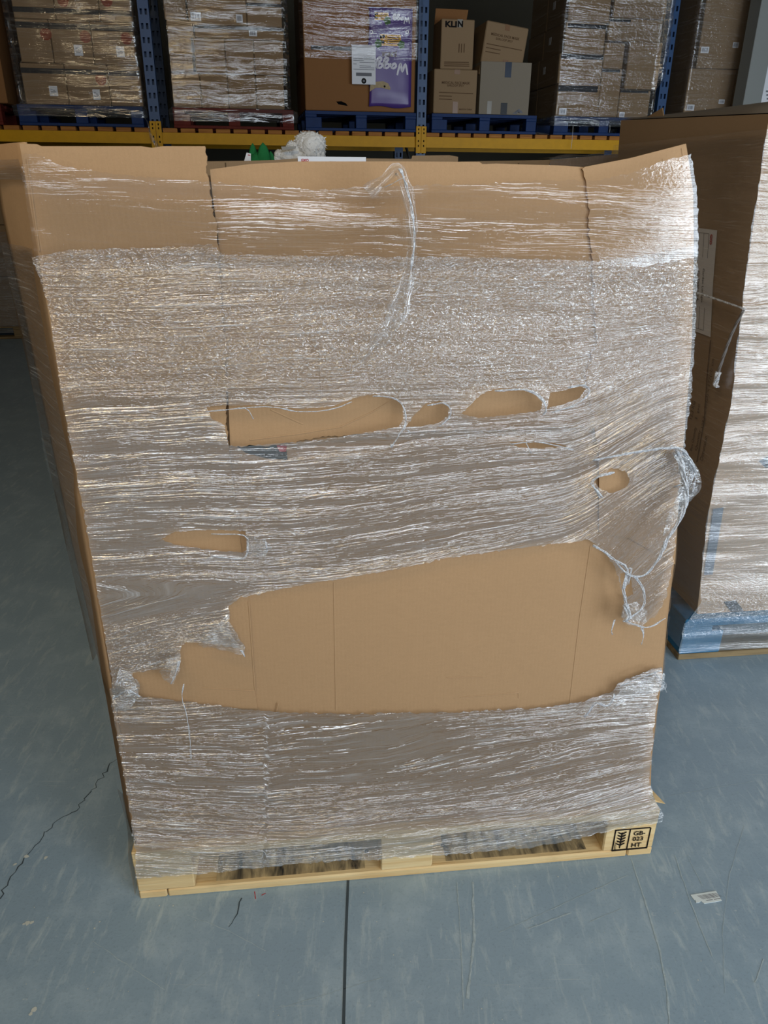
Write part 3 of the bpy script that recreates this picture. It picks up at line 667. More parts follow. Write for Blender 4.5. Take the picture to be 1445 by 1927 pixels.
# crumpled clumps where the film is torn
def crumple(name, outline, b, amp, cell=.006, seed=1, milk=.6, crk=.8):
    o_ = np.array([PF(*p, FB-.02) for p in densify(outline, 5, 1.0)]); V, T = cdt(o_, [], cell); s, z = V[:, 0], V[:, 1]; c = V.mean(0); d = np.linalg.norm(V-c, axis=1); d = 1-(d/d.max())
    y = b - amp*(.55*d + .35*vnoise(s*38, z*38, seed) + .22*vnoise(s*90, z*90, seed+1))
    o = mesh(name, np.stack([s, y, z], 1), T, FILM, film, smooth=True); n = len(V); set_attrs(o, V, np.full(n, .55), np.full(n, milk), np.full(n, crk)); return o
crumple('crumpled_film', [(1250, 832), (1270, 836), (1290, 860), (1302, 880), (1301, 905), (1288, 920), (1276, 928), (1262, 950), (1250, 930), (1262, 890)], -.022, .035, seed=91)
crumple('crumpled_film', [(1264, 925), (1280, 930), (1270, 960), (1250, 985), (1238, 1000), (1246, 960)], -.018, .012, seed=92)
crumple('crumpled_film', [(1168, 1128), (1190, 1122), (1206, 1135), (1212, 1165), (1196, 1172), (1172, 1164), (1160, 1150)], -.016, .02, seed=93)
crumple('crumpled_film', [(429, 1150), (436, 1180), (461, 1224), (440, 1220), (395, 1211), (372, 1208), (395, 1180)], -.006, .018, seed=94)
crumple('crumpled_film', [(212, 1318), (226, 1255), (250, 1262), (262, 1290), (262, 1310), (240, 1330), (214, 1335)], -.004, .022, seed=95)
crumple('crumpled_film', [(300, 1262), (318, 1235), (340, 1228), (340, 1250), (328, 1282), (318, 1280)], -.004, .014, seed=96)
crumple('crumpled_film', [(1150, 1310), (1168, 1290), (1246, 1262), (1250, 1290), (1210, 1302), (1165, 1318), (1152, 1330)], -.002, .014, seed=97)
crumple('crumpled_film', [(466, 1004), (500, 1008), (512, 1025), (498, 1042), (468, 1040)], -.008, .010, seed=98, milk=.4)
# hanging tail of film at the top centre
tp = smooth_path([(690, 362), (722, 336), (744, 318), (758, 345), (768, 390), (771, 440), (768, 488), (757, 545), (733, 605), (700, 648), (676, 676)], 5); tw = np.interp(np.arange(len(tp))/len(tp), [0, .08, .2, .35, .47, .55, .72, .85, 1], [16, 10, 12, 11, 6, 9, 21, 15, 7])
V = []; NCOL = 10; T2 = np.gradient(tp, axis=0); T2 /= np.linalg.norm(T2, axis=1)[:, None]
for i, p in enumerate(tp):
    nrm = np.array([-T2[i][1], T2[i][0]])
    for j in range(NCOL+1):
        c = (j/NCOL-.5)*2; q = p+nrm*c*tw[i]*(1+.12*math.sin(i*.6)); s, z = PF(q[0], q[1], FB-.05); f = i/len(tp)
        V.append((s, -.045-.010*math.sin(math.pi*f) - .007*math.sin(c*5+i*.16) - .003*math.sin(c*11-i*.3), z))
o = mesh('film_tail', V, [(i*(NCOL+1)+j, i*(NCOL+1)+j+1, (i+1)*(NCOL+1)+j+1, (i+1)*(NCOL+1)+j) for i in range(len(tp)-1) for j in range(NCOL)], FILM, film, smooth=True)
set_attrs(o, np.array([(i*.006, j*.006) for i in range(len(tp)) for j in range(NCOL+1)]), np.full(len(V), .5), np.full(len(V), .75), np.full(len(V), .25)); o['label'] = 'hanging crumpled film tail'
strand([(744, 318), (752, 340), (765, 390), (770, 450), (764, 500)], 3.2, 2.0, -.062, 2)

# ------------------------------------------------------------------ pallet rack
RZ = 1.835                                                            # top of the yellow beams
DK = RZ+.035                                                          # top of the deck boards
rack = thing('pallet_rack', 'blue and yellow pallet rack along the back of the warehouse', 'rack', RACK, (0, 0, 0))
POSTS = [-4.352, -2.018, .318, 2.65, 4.985]; PWD = .086
_pm = None
for i, s in enumerate(POSTS):
    for bb in (0, 1.02):
        if _pm is None:
            mb = MB(); zs = [0.0]; z = .1
            while z < 4.7: zs += [z, z+.042]; z += .0995
            zs.append(4.8); xs = [-PWD/2, -.028, -.010, .010, .028, PWD/2]
            for a in range(len(zs)-1):
                for c in range(5):
                    hole = a % 2 == 1 and c in (1, 3)
                    x0, x1, z0, z1 = xs[c], xs[c+1], zs[a], zs[a+1]
                    if not hole: mb.quad((x0, 0, z0), (x1, 0, z0), (x1, 0, z1), (x0, 0, z1))
                    else:
                        mb.quad((x0, 0, z0), (x0, .012, z0), (x0, .012, z1), (x0, 0, z1)); mb.quad((x1, .012, z0), (x1, 0, z0), (x1, 0, z1), (x1, .012, z1))
                        mb.quad((x0, .012, z1), (x1, .012, z1), (x1, 0, z1), (x0, 0, z1))
            mb.box(-PWD/2, -PWD/2+.003, .0005, .075, 0, 4.8); mb.box(PWD/2-.003, PWD/2, .0005, .075, 0, 4.8); mb.box(-PWD/2, PWD/2, .072, .075, 0, 4.8)
            o = mb.build('upright', RBLUE, rack); _pm = o.data
        else:
            o = link(bpy.data.objects.new('upright', _pm), rack)
        o.location = (s, bb, 0)
    for k in range(4): MB().tube([(s, .08, .3+k*1.1), (s, 1.01, .9+k*1.1)], .014, 5).build('brace', STEEL, rack)
for i in range(4):
    a, c = POSTS[i]+PWD/2, POSTS[i+1]-PWD/2
    for bb in (.012, 1.02):
        mb = MB(); mb.box(a, c, bb, bb+.05, RZ-.088, RZ-.045); mb.box(a, c, bb+.004, bb+.05, RZ-.045, RZ); mb.build('beam', RYEL, rack)
    n = 15; pit = (c-a)/n
    for k in range(n): bevel_box('deck_board', a+k*pit+.012, a+k*pit+pit-.016, .02, 1.06, RZ+.001, DK, DECKW, rack, .002, 1)
_ch = [(.17, -.028), (.19, .0), (.10, .0)]
for s in POSTS:
    for sg in (-1, 1):
        x0, x1 = (s-.048, s-.001) if sg < 0 else (s+.001, s+.048)
        o = bevel_box('beam_connector', x0, x1, -.008, -.001, RZ-.135, RZ+.085, RYEL, rack, .002, 1)
        mb = MB()
        for zz_ in (RZ+.06, RZ+.03, RZ-.035, RZ-.075): mb.box((x0+x1)/2-.005, (x0+x1)/2+.005, -.0088, -.0078, zz_-.008, zz_+.008)
        mb.build('connector_slots', DARK, o, kind='stuff')

# ------------------------------------------------------------------ loads on the rack
def decal(name, s0, s1, z0, z1, b, mat, parent, th=.002): return mesh(name, boxv(s0, s1, b-th, b, z0, z1), BOXF, mat, parent)
def barcode(parent, s0, s1, z0, z1, b, mat=INK, n=14):
    mb = MB(); r = random.Random(int(s0*1e4)); x = s0; w = (s1-s0)/n
    for k in range(n):
        ww = w*r.uniform(.25, .75); mb.quad((x, b, z0), (x+ww, b, z0), (x+ww, b, z1), (x, b, z1)); x += w
    mb.build('barcode', mat, parent, kind='stuff')
def disc(name, s, z, r, b, mat, parent): return mesh(name, [(s+r*math.cos(k*.5236), b, z+r*math.sin(k*.5236)) for k in range(12)], [tuple(range(11, -1, -1))], mat, parent)
def rcarton(label, s0, s1, z0, z1, group, b=.03, depth=.55, mat=CBR, fr=RACK, tapes=(), labels=(), discs=(), lines=(), name='cardboard_box'):
    w, h = s1-s0, z1-z0
    o = bevel_box(name, -w/2, w/2, 0, depth, 0, h, mat, None, .006, 1); o.location = fr.w(((s0+s1)/2, b, z0)); o.rotation_euler = (0, 0, fr.a)
    tag(o, label, 'box', group); c = (s0+s1)/2
    for ta in tapes: decal('tape', max(-w/2, ta[0]-c), min(w/2, ta[1]-c), max(.002, ta[2]-z0), min(h-.002, ta[3]-z0), -.0002, ta[4] if len(ta) > 4 else BTAPE, o)
    for l in labels:
        q = decal('paper_label', l[0]-c, l[1]-c, l[2]-z0, l[3]-z0, -.0004, PAPER, o, .0012); ww, hh = l[1]-l[0], l[3]-l[2]
        if len(l) > 4 and l[4] == 'bar': barcode(q, l[0]-c+ww*.14, l[1]-c-ww*.14, l[2]-z0+hh*.2, l[3]-z0-hh*.2, -.0022, GREYINK, 10)
        else:
            mb = MB()
            for k, (fa, fb) in enumerate(((.18, .45), (.5, .66), (.15, .8), (.2, .7))):
                zc = l[2]-z0+hh*(.66-.13*k); mb.quad((l[0]-c+ww*fa, -.0022, zc), (l[0]-c+ww*fb, -.0022, zc), (l[0]-c+ww*fb, -.0022, zc+hh*.06), (l[0]-c+ww*fa, -.0022, zc+hh*.06))
            mb.build('label_print', GREYINK, q, kind='stuff')
    for d in discs: disc('round_mark', d[0]-c, d[1]-z0, d[2], -.0006, FADERED, o)
    return o
def wrap(label, fr, s0, s1, b0, b1, prof, z0, z1, dens, milk, crk, mat=FILMR, nz=40, group=None, wav=.006, inset=(0, 0)):
    """one sheet of film round three sides; prof(z) = how far it stands off"""
    pts = [(s0, b1), (s0, b0), (s1, b0), (s1, b1)]; seg = [14, 34, 14]; V = []; UV = []; path = []; acc = 0
    for k in range(3):
        a, b_ = np.array(pts[k]), np.array(pts[k+1]); L = np.linalg.norm(b_-a); nn = np.array([b_[1]-a[1], a[0]-b_[0]])/L
        for j in range(seg[k]+(k == 2)): path.append((a+(b_-a)*j/seg[k], -nn if False else nn, acc+L*j/seg[k]))
        acc += L
    n = len(path); cs = np.array([(s0+s1)/2, (b0+b1)/2])
    for i in range(nz+1):
        z = z0+(z1-z0)*i/nz
        for p, nn, d in path:
            off = prof(z, p[0]); q = p.copy(); wv = wav*float(vnoise(np.array([d*2.2]), np.array([z*22.]), 41)[0])+wav*.6*float(vnoise(np.array([d*9]), np.array([z*60.]), 42)[0])
            e = off+wv
            q[0] += e*(-1 if p[0] <= s0+1e-6 else (1 if p[0] >= s1-1e-6 else 0)); q[1] -= e if p[1] <= b0+1e-6 else 0
            if z > PTOP: q[0] += inset[0] if p[0] <= s0+1e-6 else (-inset[1] if p[0] >= s1-1e-6 else 0)
            V.append((q[0]-s0, q[1]-b0, z-z0)); UV.append((d*.3, z*.22))
    fs = [(i*n+j, i*n+j+1, (i+1)*n+j+1, (i+1)*n+j) for i in range(nz) for j in range(n-1)]
    o = mesh('pallet_film', V, fs, mat, None, smooth=True); o.location = fr.w((s0, b0, z0)); o.rotation_euler = (0, 0, fr.a)
    UV = np.array(UV); sl = np.array([v[0] for v in V])+s0; zl = UV[:, 1]/.22; f = lambda q: np.clip(q(sl, zl), 0, 1) if callable(q) else np.full(len(V), q)
    set_attrs(o, UV, f(dens), f(milk), f(crk)); return tag(o, label, 'stretch film', group)
R = RACK.px
PTOP = DK+.1585
def rz(u, v): return R(u, v, .03)[1]
def rs(u, v): return R(u, v, .03)[0]
# load A
A = lambda x, y: (x/4.983, y/4.983)
def s_(f, x, y): return rs(*f(x, y))
def z_(f, x, y): return rz(*f(x, y))
pallet('wooden_pallet', 'dark blue pallet on the rack at far left under taped cartons', RACK, rs(*A(215, 1150))-.02, 0, 1.0, 1.0, DK, (PBLUE, PBLUE, PBLUE), 'rack pallets', .155)
pA = rs(*A(215, 1150))-.02; zr = [PTOP, z_(A, 600, 597), z_(A, 600, 188)]; zr.append(zr[2]+(zr[2]-zr[1]))
GA = 'cartons of the far left rack load'
def arow(fr_, row, xs, yb, labs, band, labels=(), discs=(), mat=CBR, grp=GA, gap=.004):
    for k in range(len(xs)-1):
        s0, s1 = s_(fr_, xs[k], yb), s_(fr_, xs[k+1], yb)-gap
        tp_ = [] if band is None else [(s0, s1, z_(fr_, 600, band[1]), z_(fr_, 600, band[0]))]
        L_ = [(s_(fr_, l[0], l[3]), s_(fr_, l[1], l[3]), z_(fr_, l[0], l[3]), z_(fr_, l[0], l[2]), *l[4:]) for l in labels if xs[k] <= l[0] < xs[k+1]]
        D_ = [(s_(fr_, d[0], d[1]), z_(fr_, d[0], d[1]), .045) for d in discs if xs[k] <= d[0] < xs[k+1]]
        rcarton(labs[k], s0, s1, zr[row]+.002, zr[row+1]-.002, grp, tapes=tp_, labels=L_, discs=D_, mat=mat)
arow(A, 0, [245, 650, 1045, 1345], 965, ['far left rack load, bottom layer, left carton with a white label', 'far left rack load, bottom layer, middle carton with low white label', 'far left rack load, bottom layer, right carton without label'], (645, 695), [(470, 548, 805, 900), (878, 945, 838, 935)], [(945, 745)])
arow(A, 1, [203, 512, 888, 1285], 590, ['far left rack load, second layer, left carton under shiny film', 'far left rack load, second layer, middle carton with a white label', 'far left rack load, second layer, right carton with white label and red mark'], (218, 275), [(703, 782, 420, 522), (1097, 1172, 434, 536)], [(430, 320), (800, 345), (1185, 362)])
arow(A, 2, [135, 528, 942, 1248], 185, ['far left rack load, top visible layer, left carton', 'far left rack load, top visible layer, middle carton with red mark', 'far left rack load, top visible layer, right carton'], (80, 130), (), [(590, 5), (1000, 5)])
sA0, sA1 = s_(A, 245, 965), s_(A, 1345, 965)
wrap('hazy film round the far left rack load of taped cartons', RACK, pA-.012, pA+1.012, .012, 1.015, lambda z, s: .004 if z > PTOP else .022, DK+.07, zr[3], lambda s, z: .45+.3*(z < PTOP+.02), lambda s, z: .25+.6*np.exp(-((z-PTOP+.04)/.05)**2), .12, group='films on the rack', inset=(sA0-pA, pA+1-sA1))
# neighbour at the left edge of the picture
pallet('wooden_pallet', 'red pallet on the rack cut off by the left picture edge', RACK, rs(9, 235)-1.0, 0, 1.0, 1.0, DK, (PRED, PRED, PRED), 'rack pallets', .155)
rcarton('tall brown carton on the rack cut off by the left picture edge', rs(14, 190)-.95, rs(14, 190), PTOP+.002, PTOP+1.2, 'cartons of the far left rack load', depth=.9, mat=CBD)
# load B
B = lambda x, y: (290+x/4.983, y/4.983)
pallet('wooden_pallet', 'red pallet on the rack under plain brown cartons', RACK, rs(*B(190, 1190)), 0, 1.03, 1.0, DK, (PRED, PRED, PRED), 'rack pallets', .155)
zr = [PTOP, z_(B, 600, 692), z_(B, 600, 362), z_(B, 700, 240), z_(B, 700, 240)+.36]
GB = 'plain cartons above the red pallet'
arow(B, 0, [185, 452, 707, 967, 1228], 1010, ['bottom layer above the red pallet, first carton from left', 'bottom layer above the red pallet, second carton from left', 'bottom layer above the red pallet, third carton from left', 'bottom layer above the red pallet, carton at right end'], None, grp=GB)
arow(B, 1, [398, 682, 948, 1222], 690, ['second layer above the red pallet, carton right of black strip', 'second layer above the red pallet, middle carton with grey patch', 'second layer above the red pallet, carton at right end'], None, grp=GB)
rcarton('tall carton at left with a black tape strip, above the red pallet', s_(B, 158, 680), s_(B, 395, 680), zr[1]+.002, z_(B, 200, 190), GB, tapes=[(s_(B, 362, 600), s_(B, 398, 600), zr[1]+.01, z_(B, 380, 355))])
rcarton('wide flat carton with black taped top edge, above the red pallet', s_(B, 372, 375)+.012, s_(B, 1218, 375), zr[2]+.002, zr[3]-.002, GB, tapes=[(-9, 9, z_(B, 700, 276), z_(B, 700, 246))], labels=[(s_(B, 890, 340), s_(B, 966, 340), z_(B, 890, 338), z_(B, 890, 283), 'bar')])
rcarton('large carton with two square white labels on the red pallet load', s_(B, 325, 235), s_(B, 870, 240), zr[3]+.002, zr[4], GB, labels=[(s_(B, 345, 195), s_(B, 443, 195), z_(B, 345, 195), z_(B, 345, 110), 'bar'), (s_(B, 772, 212), s_(B, 832, 212), z_(B, 772, 212), z_(B, 772, 135), 'bar')])
rcarton('carton with dark tape band at top right of the red pallet load', s_(B, 875, 245), s_(B, 1200, 245), zr[3]+.002, zr[4], GB, tapes=[(-9, 9, z_(B, 1000, 62), z_(B, 1000, 30))])
rcarton('carton under crumpled shiny film at top left of red pallet load', s_(B, 100, 190), s_(B, 306, 190), z_(B, 200, 190)+.003, zr[4], GB)
pB = rs(*B(190, 1190)); sB0, sB1 = s_(B, 185, 1010), s_(B, 1228, 1010)
wrap('hazy film round the plain cartons on the red pallet', RACK, pB-.012, pB+1.042, .012, 1.015, lambda z, s: .004 if z > PTOP else .022, DK+.055, zr[4], lambda s, z: .24+.5*(z < PTOP+.02)+.3*(s < sB0+.22)*(z > 2.7), lambda s, z: .15+.7*np.exp(-((z-PTOP+.035)/.05)**2), lambda s, z: .1+.8*(s < sB0+.24)*(z > 2.72), group='films on the rack', inset=(sB0-pB, pB+1.03-sB1))
# load C : one big carton, purple bag, white label
Cc = lambda x, y: (400+x/3.01, y/3.01)
pallet('wooden_pallet', 'blue pallet on the rack under one big plain carton', RACK, rs(*Cc(526, 740)), 0, 1.0, 1.0, DK, (PBLUE, PBLUE, PBLUE), 'rack pallets', .155)
sC0, sC1 = s_(Cc, 527, 630), s_(Cc, 1142, 635)
bigc = rcarton('big plain brown carton on the rack behind the purple bag', sC0, sC1, PTOP+.002, PTOP+1.35, 'none', depth=.9, mat=CBD, tapes=[(s_(Cc, 556, 270), s_(Cc, 782, 270), z_(Cc, 600, 282), z_(Cc, 600, 258))]); del bigc['group']
cc = (sC0+sC1)/2; q = [(s_(Cc, x, y)-cc, -.0008, z_(Cc, x, y)-PTOP) for x, y in ((700, 577), (730, 575), (757, 588), (765, 602), (742, 598), (712, 592))]
mesh('handle_hole', q, [tuple(range(5, -1, -1))], DARK, bigc)
def bag_pt(x, y): return rs(*Cc(x, y)), rz(*Cc(x, y))
bs0, bz0 = bag_pt(883, 605); bs1, bz1 = bag_pt(1122, 52); BWd, BHt = bs1-bs0+.012, bz1-bz0
bag = thing('pet_food_bag', 'purple printed bag hanging upside down on the big rack carton', 'bag', RACK, (bs0, .012, bz0))
V = []; NX, NZ = 14, 24
for i in range(NZ+1):
    for j in range(NX+1):
        x, z = j/NX, i/NZ; e = min(1, 6*min(x, 1-x))*min(1, 8*min(z, 1-z)); bul = .012*e + .003*float(vnoise(np.array([x*4.]), np.array([z*5.]), 51)[0])*e
        V.append((x*BWd+.006*math.sin(z*9)*(x < .01), -.004-bul, z*BHt+.008*math.sin(x*7)*(i == 0)))
nf = len(V); V += [(v[0], .0, v[2]) for v in V]
fs = [(i*(NX+1)+j, i*(NX+1)+j+1, (i+1)*(NX+1)+j+1, (i+1)*(NX+1)+j) for i in range(NZ) for j in range(NX)]; fs += [tuple(a+nf for a in f[::-1]) for f in fs]
for rim in ([(i, i+1) for i in range(NX)], [(NZ*(NX+1)+i+1, NZ*(NX+1)+i) for i in range(NX)], [((i+1)*(NX+1), i*(NX+1)) for i in range(NZ)], [(i*(NX+1)+NX, (i+1)*(NX+1)+NX) for i in range(NZ)]): fs += [(b_, a, a+nf, b_+nf) for a, b_ in rim]
body = mesh('bag_body', V, fs, PURPLE, bag, smooth=True)
BF = -.0195
def bp(x, y): a, c = bag_pt(x, y); return a-bs0, c-bz0
def ribbon(mb, pts, w, b, ph=0):
    P = smooth_path(pts, .01); T = np.gradient(P, axis=0); T /= np.linalg.norm(T, axis=1)[:, None]+1e-9; N = np.stack([-T[:, 1], T[:, 0]], 1); n = len(P)
    vs = []; 
    for i in range(n):
        ww = w*(.72+.28*math.sin(math.pi*i/(n-1))); vs += [(P[i][0]+N[i][0]*ww, b, P[i][1]+N[i][1]*ww), (P[i][0]-N[i][0]*ww, b, P[i][1]-N[i][1]*ww)]
    mb.add(vs, [(2*i, 2*i+1, 2*i+3, 2*i+2) for i in range(n-1)])
def brush_word(x0, x1, y0, y1, wd):
    """hand-brushed word, upside down between the given photo marks"""
    a = np.array(bp(x1, y0)); c = np.array(bp(x0, y1)); sc = np.array([(c[0]-a[0])/2.12, -(a[1]-c[1])/1.55])
    g = lambda o: [[(o+.30, .40), (o+.16, .47), (o, .28), (o+.10, .05), (o+.26, .18), (o+.33, .45), (o+.33, .0), (o+.27, -.38), (o+.10, -.45), (o+.06, -.28), (o+.24, -.06), (o+.44, .06)]]
    strokes = [[(0, 1.02), (.06, .5), (.14, .06), (.24, .35), (.34, .72), (.40, .35), (.46, .02), (.58, .55), (.66, 1.08)], [(1.02, .42), (.88, .46), (.74, .26), (.82, .04), (.96, .14), (1.05, .42), (1.06, .14), (1.16, .06)]] + g(1.18) + g(1.62)
    mb = MB()
    for k, st_ in enumerate(strokes):
        pts = [np.array([a[0]+sc[0]*p[0], c[1]+(1.08-p[1])*(a[1]-c[1])/1.55]) for p in st_]; ribbon(mb, pts, wd, BF-.001*k*.3)
    return mb.build('brush_lettering', WHITEINK, bag)
brush_word(912, 1100, 335, 425, .0105); brush_word(1012, 1110, 88, 136, .006)
lettering('JUNIOR', (bp(1040, 290)[0], BF, bp(1040, 290)[1]), (-1, 0, 0), (0, 0, -1), FAINT, bag, width=bp(1040, 290)[0]-bp(952, 290)[0], height=.05, bold=.03)
for (xa, xb, ya, yb, leaf) in ((915, 992, 78, 118, ((985, 122),)), (945, 1062, 202, 262, ((935, 250), (1064, 258)))):
    p0, p1 = bp(xa, yb), bp(xb, ya); o = mesh('yellow_panel', [(p0[0], BF, p0[1]), (p1[0], BF, p0[1]), (p1[0], BF, p1[1]), (p0[0], BF, p1[1])], [(0, 1, 2, 3)], YELINK, bag)
    mb = MB(); w = p1[0]-p0[0]; h = p1[1]-p0[1]
    for k in range(4): mb.quad(*[(p0[0]+w*a, BF-.0006, p0[1]+h*b_) for a, b_ in ((.34, .18+.18*k), (.92, .18+.18*k), (.92, .24+.18*k), (.34, .24+.18*k))])
    mb.build('panel_print', FAINT, o, kind='stuff')
    for a, b_ in ((.02, .35), (.02, .75), (.16, .8), (.14, .3)): disc('paw_pad', p0[0]+w*a, p0[1]+h*b_, h*.16, BF-.0007, INK, bag)
    for lx, ly in leaf:
        x, z = bp(lx, ly); mesh('leaf_print', [(x+.028*math.cos(k*.628)*(1+.3*(k % 2)), BF-.0009, z+.028*math.sin(k*.628)*(1+.3*(k % 2))) for k in range(10)], [tuple(range(9, -1, -1))], GREENINK, bag)
for x_, y_ in ((895, 186), (1097, 186)):
    x, z = bp(x_, y_); mb = MB(); mb.add([(x+r*math.cos(k*.5236), BF, z+r*math.sin(k*.5236)) for r in (.014, .010) for k in range(12)], [(k, (k+1) % 12, 12+(k+1) % 12, 12+k) for k in range(12)]); mb.build('ring_mark', WHITEINK, bag)
P = [bp(*p) for p in ((886, 522), (890, 480), (920, 466), (960, 462), (990, 475), (1003, 500), (1000, 512), (975, 505), (950, 500), (920, 500), (900, 512))]
mesh('puppy_picture', [(a, BF, c) for a, c in P], [tuple(range(len(P)-1, -1, -1))], FURINK, bag); disc('puppy_nose', *bp(970, 492), .009, BF-.0008, INK, bag)
l0, l1 = bag_pt(785, 480), bag_pt(918, 264)
lab = thing('shipping_label', 'white shipping label with barcode taped left of the purple bag', 'label', RACK, (l0[0], -.0215, l0[1])); lw, lh = l1[0]-l0[0], l1[1]-l0[1]
mesh('label_sheet', boxv(0, lw, -.0008, 0, 0, lh), BOXF, PAPER, lab); decal('barcode_block', lw*.17, lw*.83, lh*.215, lh*.30, -.001, GREYINK, lab, .0004); disc('round_seal', lw*.5, lh*.09, .022, -.0015, INK, lab); disc('seal_centre', lw*.5, lh*.09, .010, -.0018, GREYINK, lab)
mb = MB()
for k, (a, b_) in enumerate(((.06, .95), (.32, .95), (.32, .8), (.06, .2), (.32, .95), (.06, .5), (.06, .95), (.5, .9))): mb.quad(*[(lw*x, -.0012, lh*(z)) for x, z in ((a, .38+.045*k), (b_, .38+.045*k), (b_, .392+.045*k), (a, .392+.045*k))])
mb.build('label_print', GREYINK, lab, kind='stuff')
wrap('clear film round the upper part of the big rack carton', RACK, sC0-.015, sC1+.02, -.012, .9, lambda z, s: .016+.008*(s > sC1-.05), z_(Cc, 600, 335), PTOP+1.36, .42, .15, .3, group='films on the rack', wav=.004)
# load D : four small cartons
D = lambda x, y: (800+x/6.881, y/6.881)
pallet('wooden_pallet', 'blue pallet on the rack under four small unwrapped cartons', RACK, s_(D, 72, 1690), 0, 1.0, 1.0, DK, (PBLUE, PBLUE, PBLUE), 'rack pallets', .155)
def dtext(o, s, x, y, c, z0, width, mat=INK, bold=.02, height=None): return lettering(s, (s_(D, x, y)-c, -.0015, z_(D, x, y)-z0), (1, 0, 0), (0, 0, 1), mat, o, width=width, bold=bold, height=height)
zD1 = z_(D, 400, 898)
a0, a1 = s_(D, 103, 1468), s_(D, 652, 1470); c = (a0+a1)/2
o1 = rcarton('brown face mask carton, lower left of the four small cartons', a0, a1, PTOP+.002, zD1, 'mask cartons', b=.03, depth=.5, mat=CBR2, tapes=[(s_(D, 352, 1460), s_(D, 418, 1460), PTOP+.003, z_(D, 380, 1315), BROWNTAPE), (s_(D, 378, 940), s_(D, 450, 940), z_(D, 400, 960), zD1, BROWNTAPE)])
del o1['group']; wr = lambda xa, xb, y: s_(D, xb, y)-s_(D, xa, y)
dtext(o1, 'MEDICAL FACE MASK', 215, 1088, c, PTOP, wr(215, 580, 1088), FAINT); dtext(o1, 'EARLOOP 3PLY', 285, 1122, c, PTOP, wr(285, 500, 1122), FAINT); dtext(o1, 'MADE IN CHINA', 440, 1428, c, PTOP, wr(440, 605, 1428), FAINT)
def lines(o, c, z0, segs):
    mb = MB()
    for xa, ya, xb, yb in segs:
        s0, za, s1, zb = s_(D, xa, ya)-c, z_(D, xa, ya)-z0, s_(D, xb, yb)-c, z_(D, xb, yb)-z0; mb.quad((s0, -.0012, za-.003), (s1, -.0012, zb-.003), (s1, -.0012, zb+.003), (s0, -.0012, za+.003))
    mb.build('printed_lines', FAINT, o, kind='stuff')
lines(o1, c, PTOP, ((178, 1198, 620, 1218), (178, 1245, 345, 1250), (178, 1285, 345, 1292)))
k0, k1 = s_(D, 198, 880), s_(D, 618, 888); c = (k0+k1)/2; zk = zD1+.002; zk1 = z_(D, 430, 245)
o2 = rcarton('tall narrow carton with bold black letters and raised flap', k0, k1, zk, zk1, 'x', b=.04, depth=.3, mat=CBR2); del o2['group']
mesh('raised_flap', [(k0-c+.004, .29, zk1-zk-.004), (k1-c-.004, .29, zk1-zk-.004), (k1-c+.004, .24, zk1-zk+.115), (k0-c+.002, .24, zk1-zk+.115), (k0-c+.004, .295, zk1-zk-.004), (k1-c-.004, .295, zk1-zk-.004), (k1-c+.004, .245, zk1-zk+.115), (k0-c+.002, .245, zk1-zk+.115)], [(0, 1, 2, 3), (7, 6, 5, 4), (0, 4, 5, 1), (1, 5, 6, 2), (2, 6, 7, 3), (3, 7, 4, 0)], CBD, o2)
kl = lettering('KLI', (s_(D, 262, 348)-c, -.0015, z_(D, 262, 348)-zk), (1, 0, 0), (0, 0, 1), INK, o2, width=wr(262, 412, 348), height=z_(D, 262, 265)-z_(D, 262, 348), bold=.05)
kn = lettering('N', (s_(D, 422, 348)-c, -.0036, z_(D, 422, 348)-zk), (1, 0, 0), (0, 0, 1), INK, o2, width=wr(422, 492, 348), height=z_(D, 422, 265)-z_(D, 422, 348), bold=.05)
decal('tape', s_(D, 418, 340)-c, s_(D, 486, 340)-c, z_(D, 450, 352)-zk, zk1-zk, -.002, CLEARTAPE, o2, .0008)
mb = MB()
for x in (442, 474, 508):
    xx = s_(D, x, 620)-c; mb.quad(*[(xx+a, -.0012, z_(D, x, y)-zk) for a, y in ((-.004, 680), (.004, 680), (.004, 562), (-.004, 562))])
mb.build('printed_columns', FAINT, o2, kind='stuff'); lines(o2, c, zk, ((248, 802, 570, 806), (248, 825, 575, 830), (248, 850, 575, 855)))
w0, w1 = s_(D, 692, 1482), s_(D, 1330, 1492); c = (w0+w1)/2; zw1 = z_(D, 1050, 806)
o3 = thing('open_carton', 'white open carton with dark blue tape on the right of the rack pallet', 'box', RACK, (c, .03, PTOP+.002)); hw = (w1-w0)/2; hh = zw1-PTOP
for nm, q in (('front_wall', (-hw, hw, 0, .006, 0, hh)), ('rear_wall', (-hw, hw, .474, .48, 0, hh)), ('side_wall', (-hw, -hw+.006, .006, .474, 0, hh)), ('side_wall', (hw-.006, hw, .006, .474, 0, hh)), ('base', (-hw, hw, .006, .474, 0, .006))): bevel_box(nm, *q, CBW, o3, .001, 1)
def dd(nm, xa, xb, ya, yb, m): decal(nm, s_(D, xa, yb)-c, s_(D, xb, yb)-c, max(.002, z_(D, xa, yb)-PTOP), min(hh, z_(D, xa, ya)-PTOP), -.0002, m, o3)
dd('tape', 1028, 1110, 800, 1005, BLUETAPE); dd('tape', 972, 1054, 1335, 1486, BTAPE); dd('tape', 795, 852, 1312, 1486, CLEARTAPE)
mb = MB()
for x, y in ((1155, 1462), (1185, 1446), (1225, 1450), (1200, 1430)):
    xx, zz_ = s_(D, x, y)-c, z_(D, x, y)-PTOP; mb.add([(xx-.022, -.0012, zz_-.008), (xx+.03, -.0012, zz_-.012), (xx+.012, -.0012, zz_+.012)], [(0, 1, 2)])
mb.build('printed_arrows', GREYINK, o3)
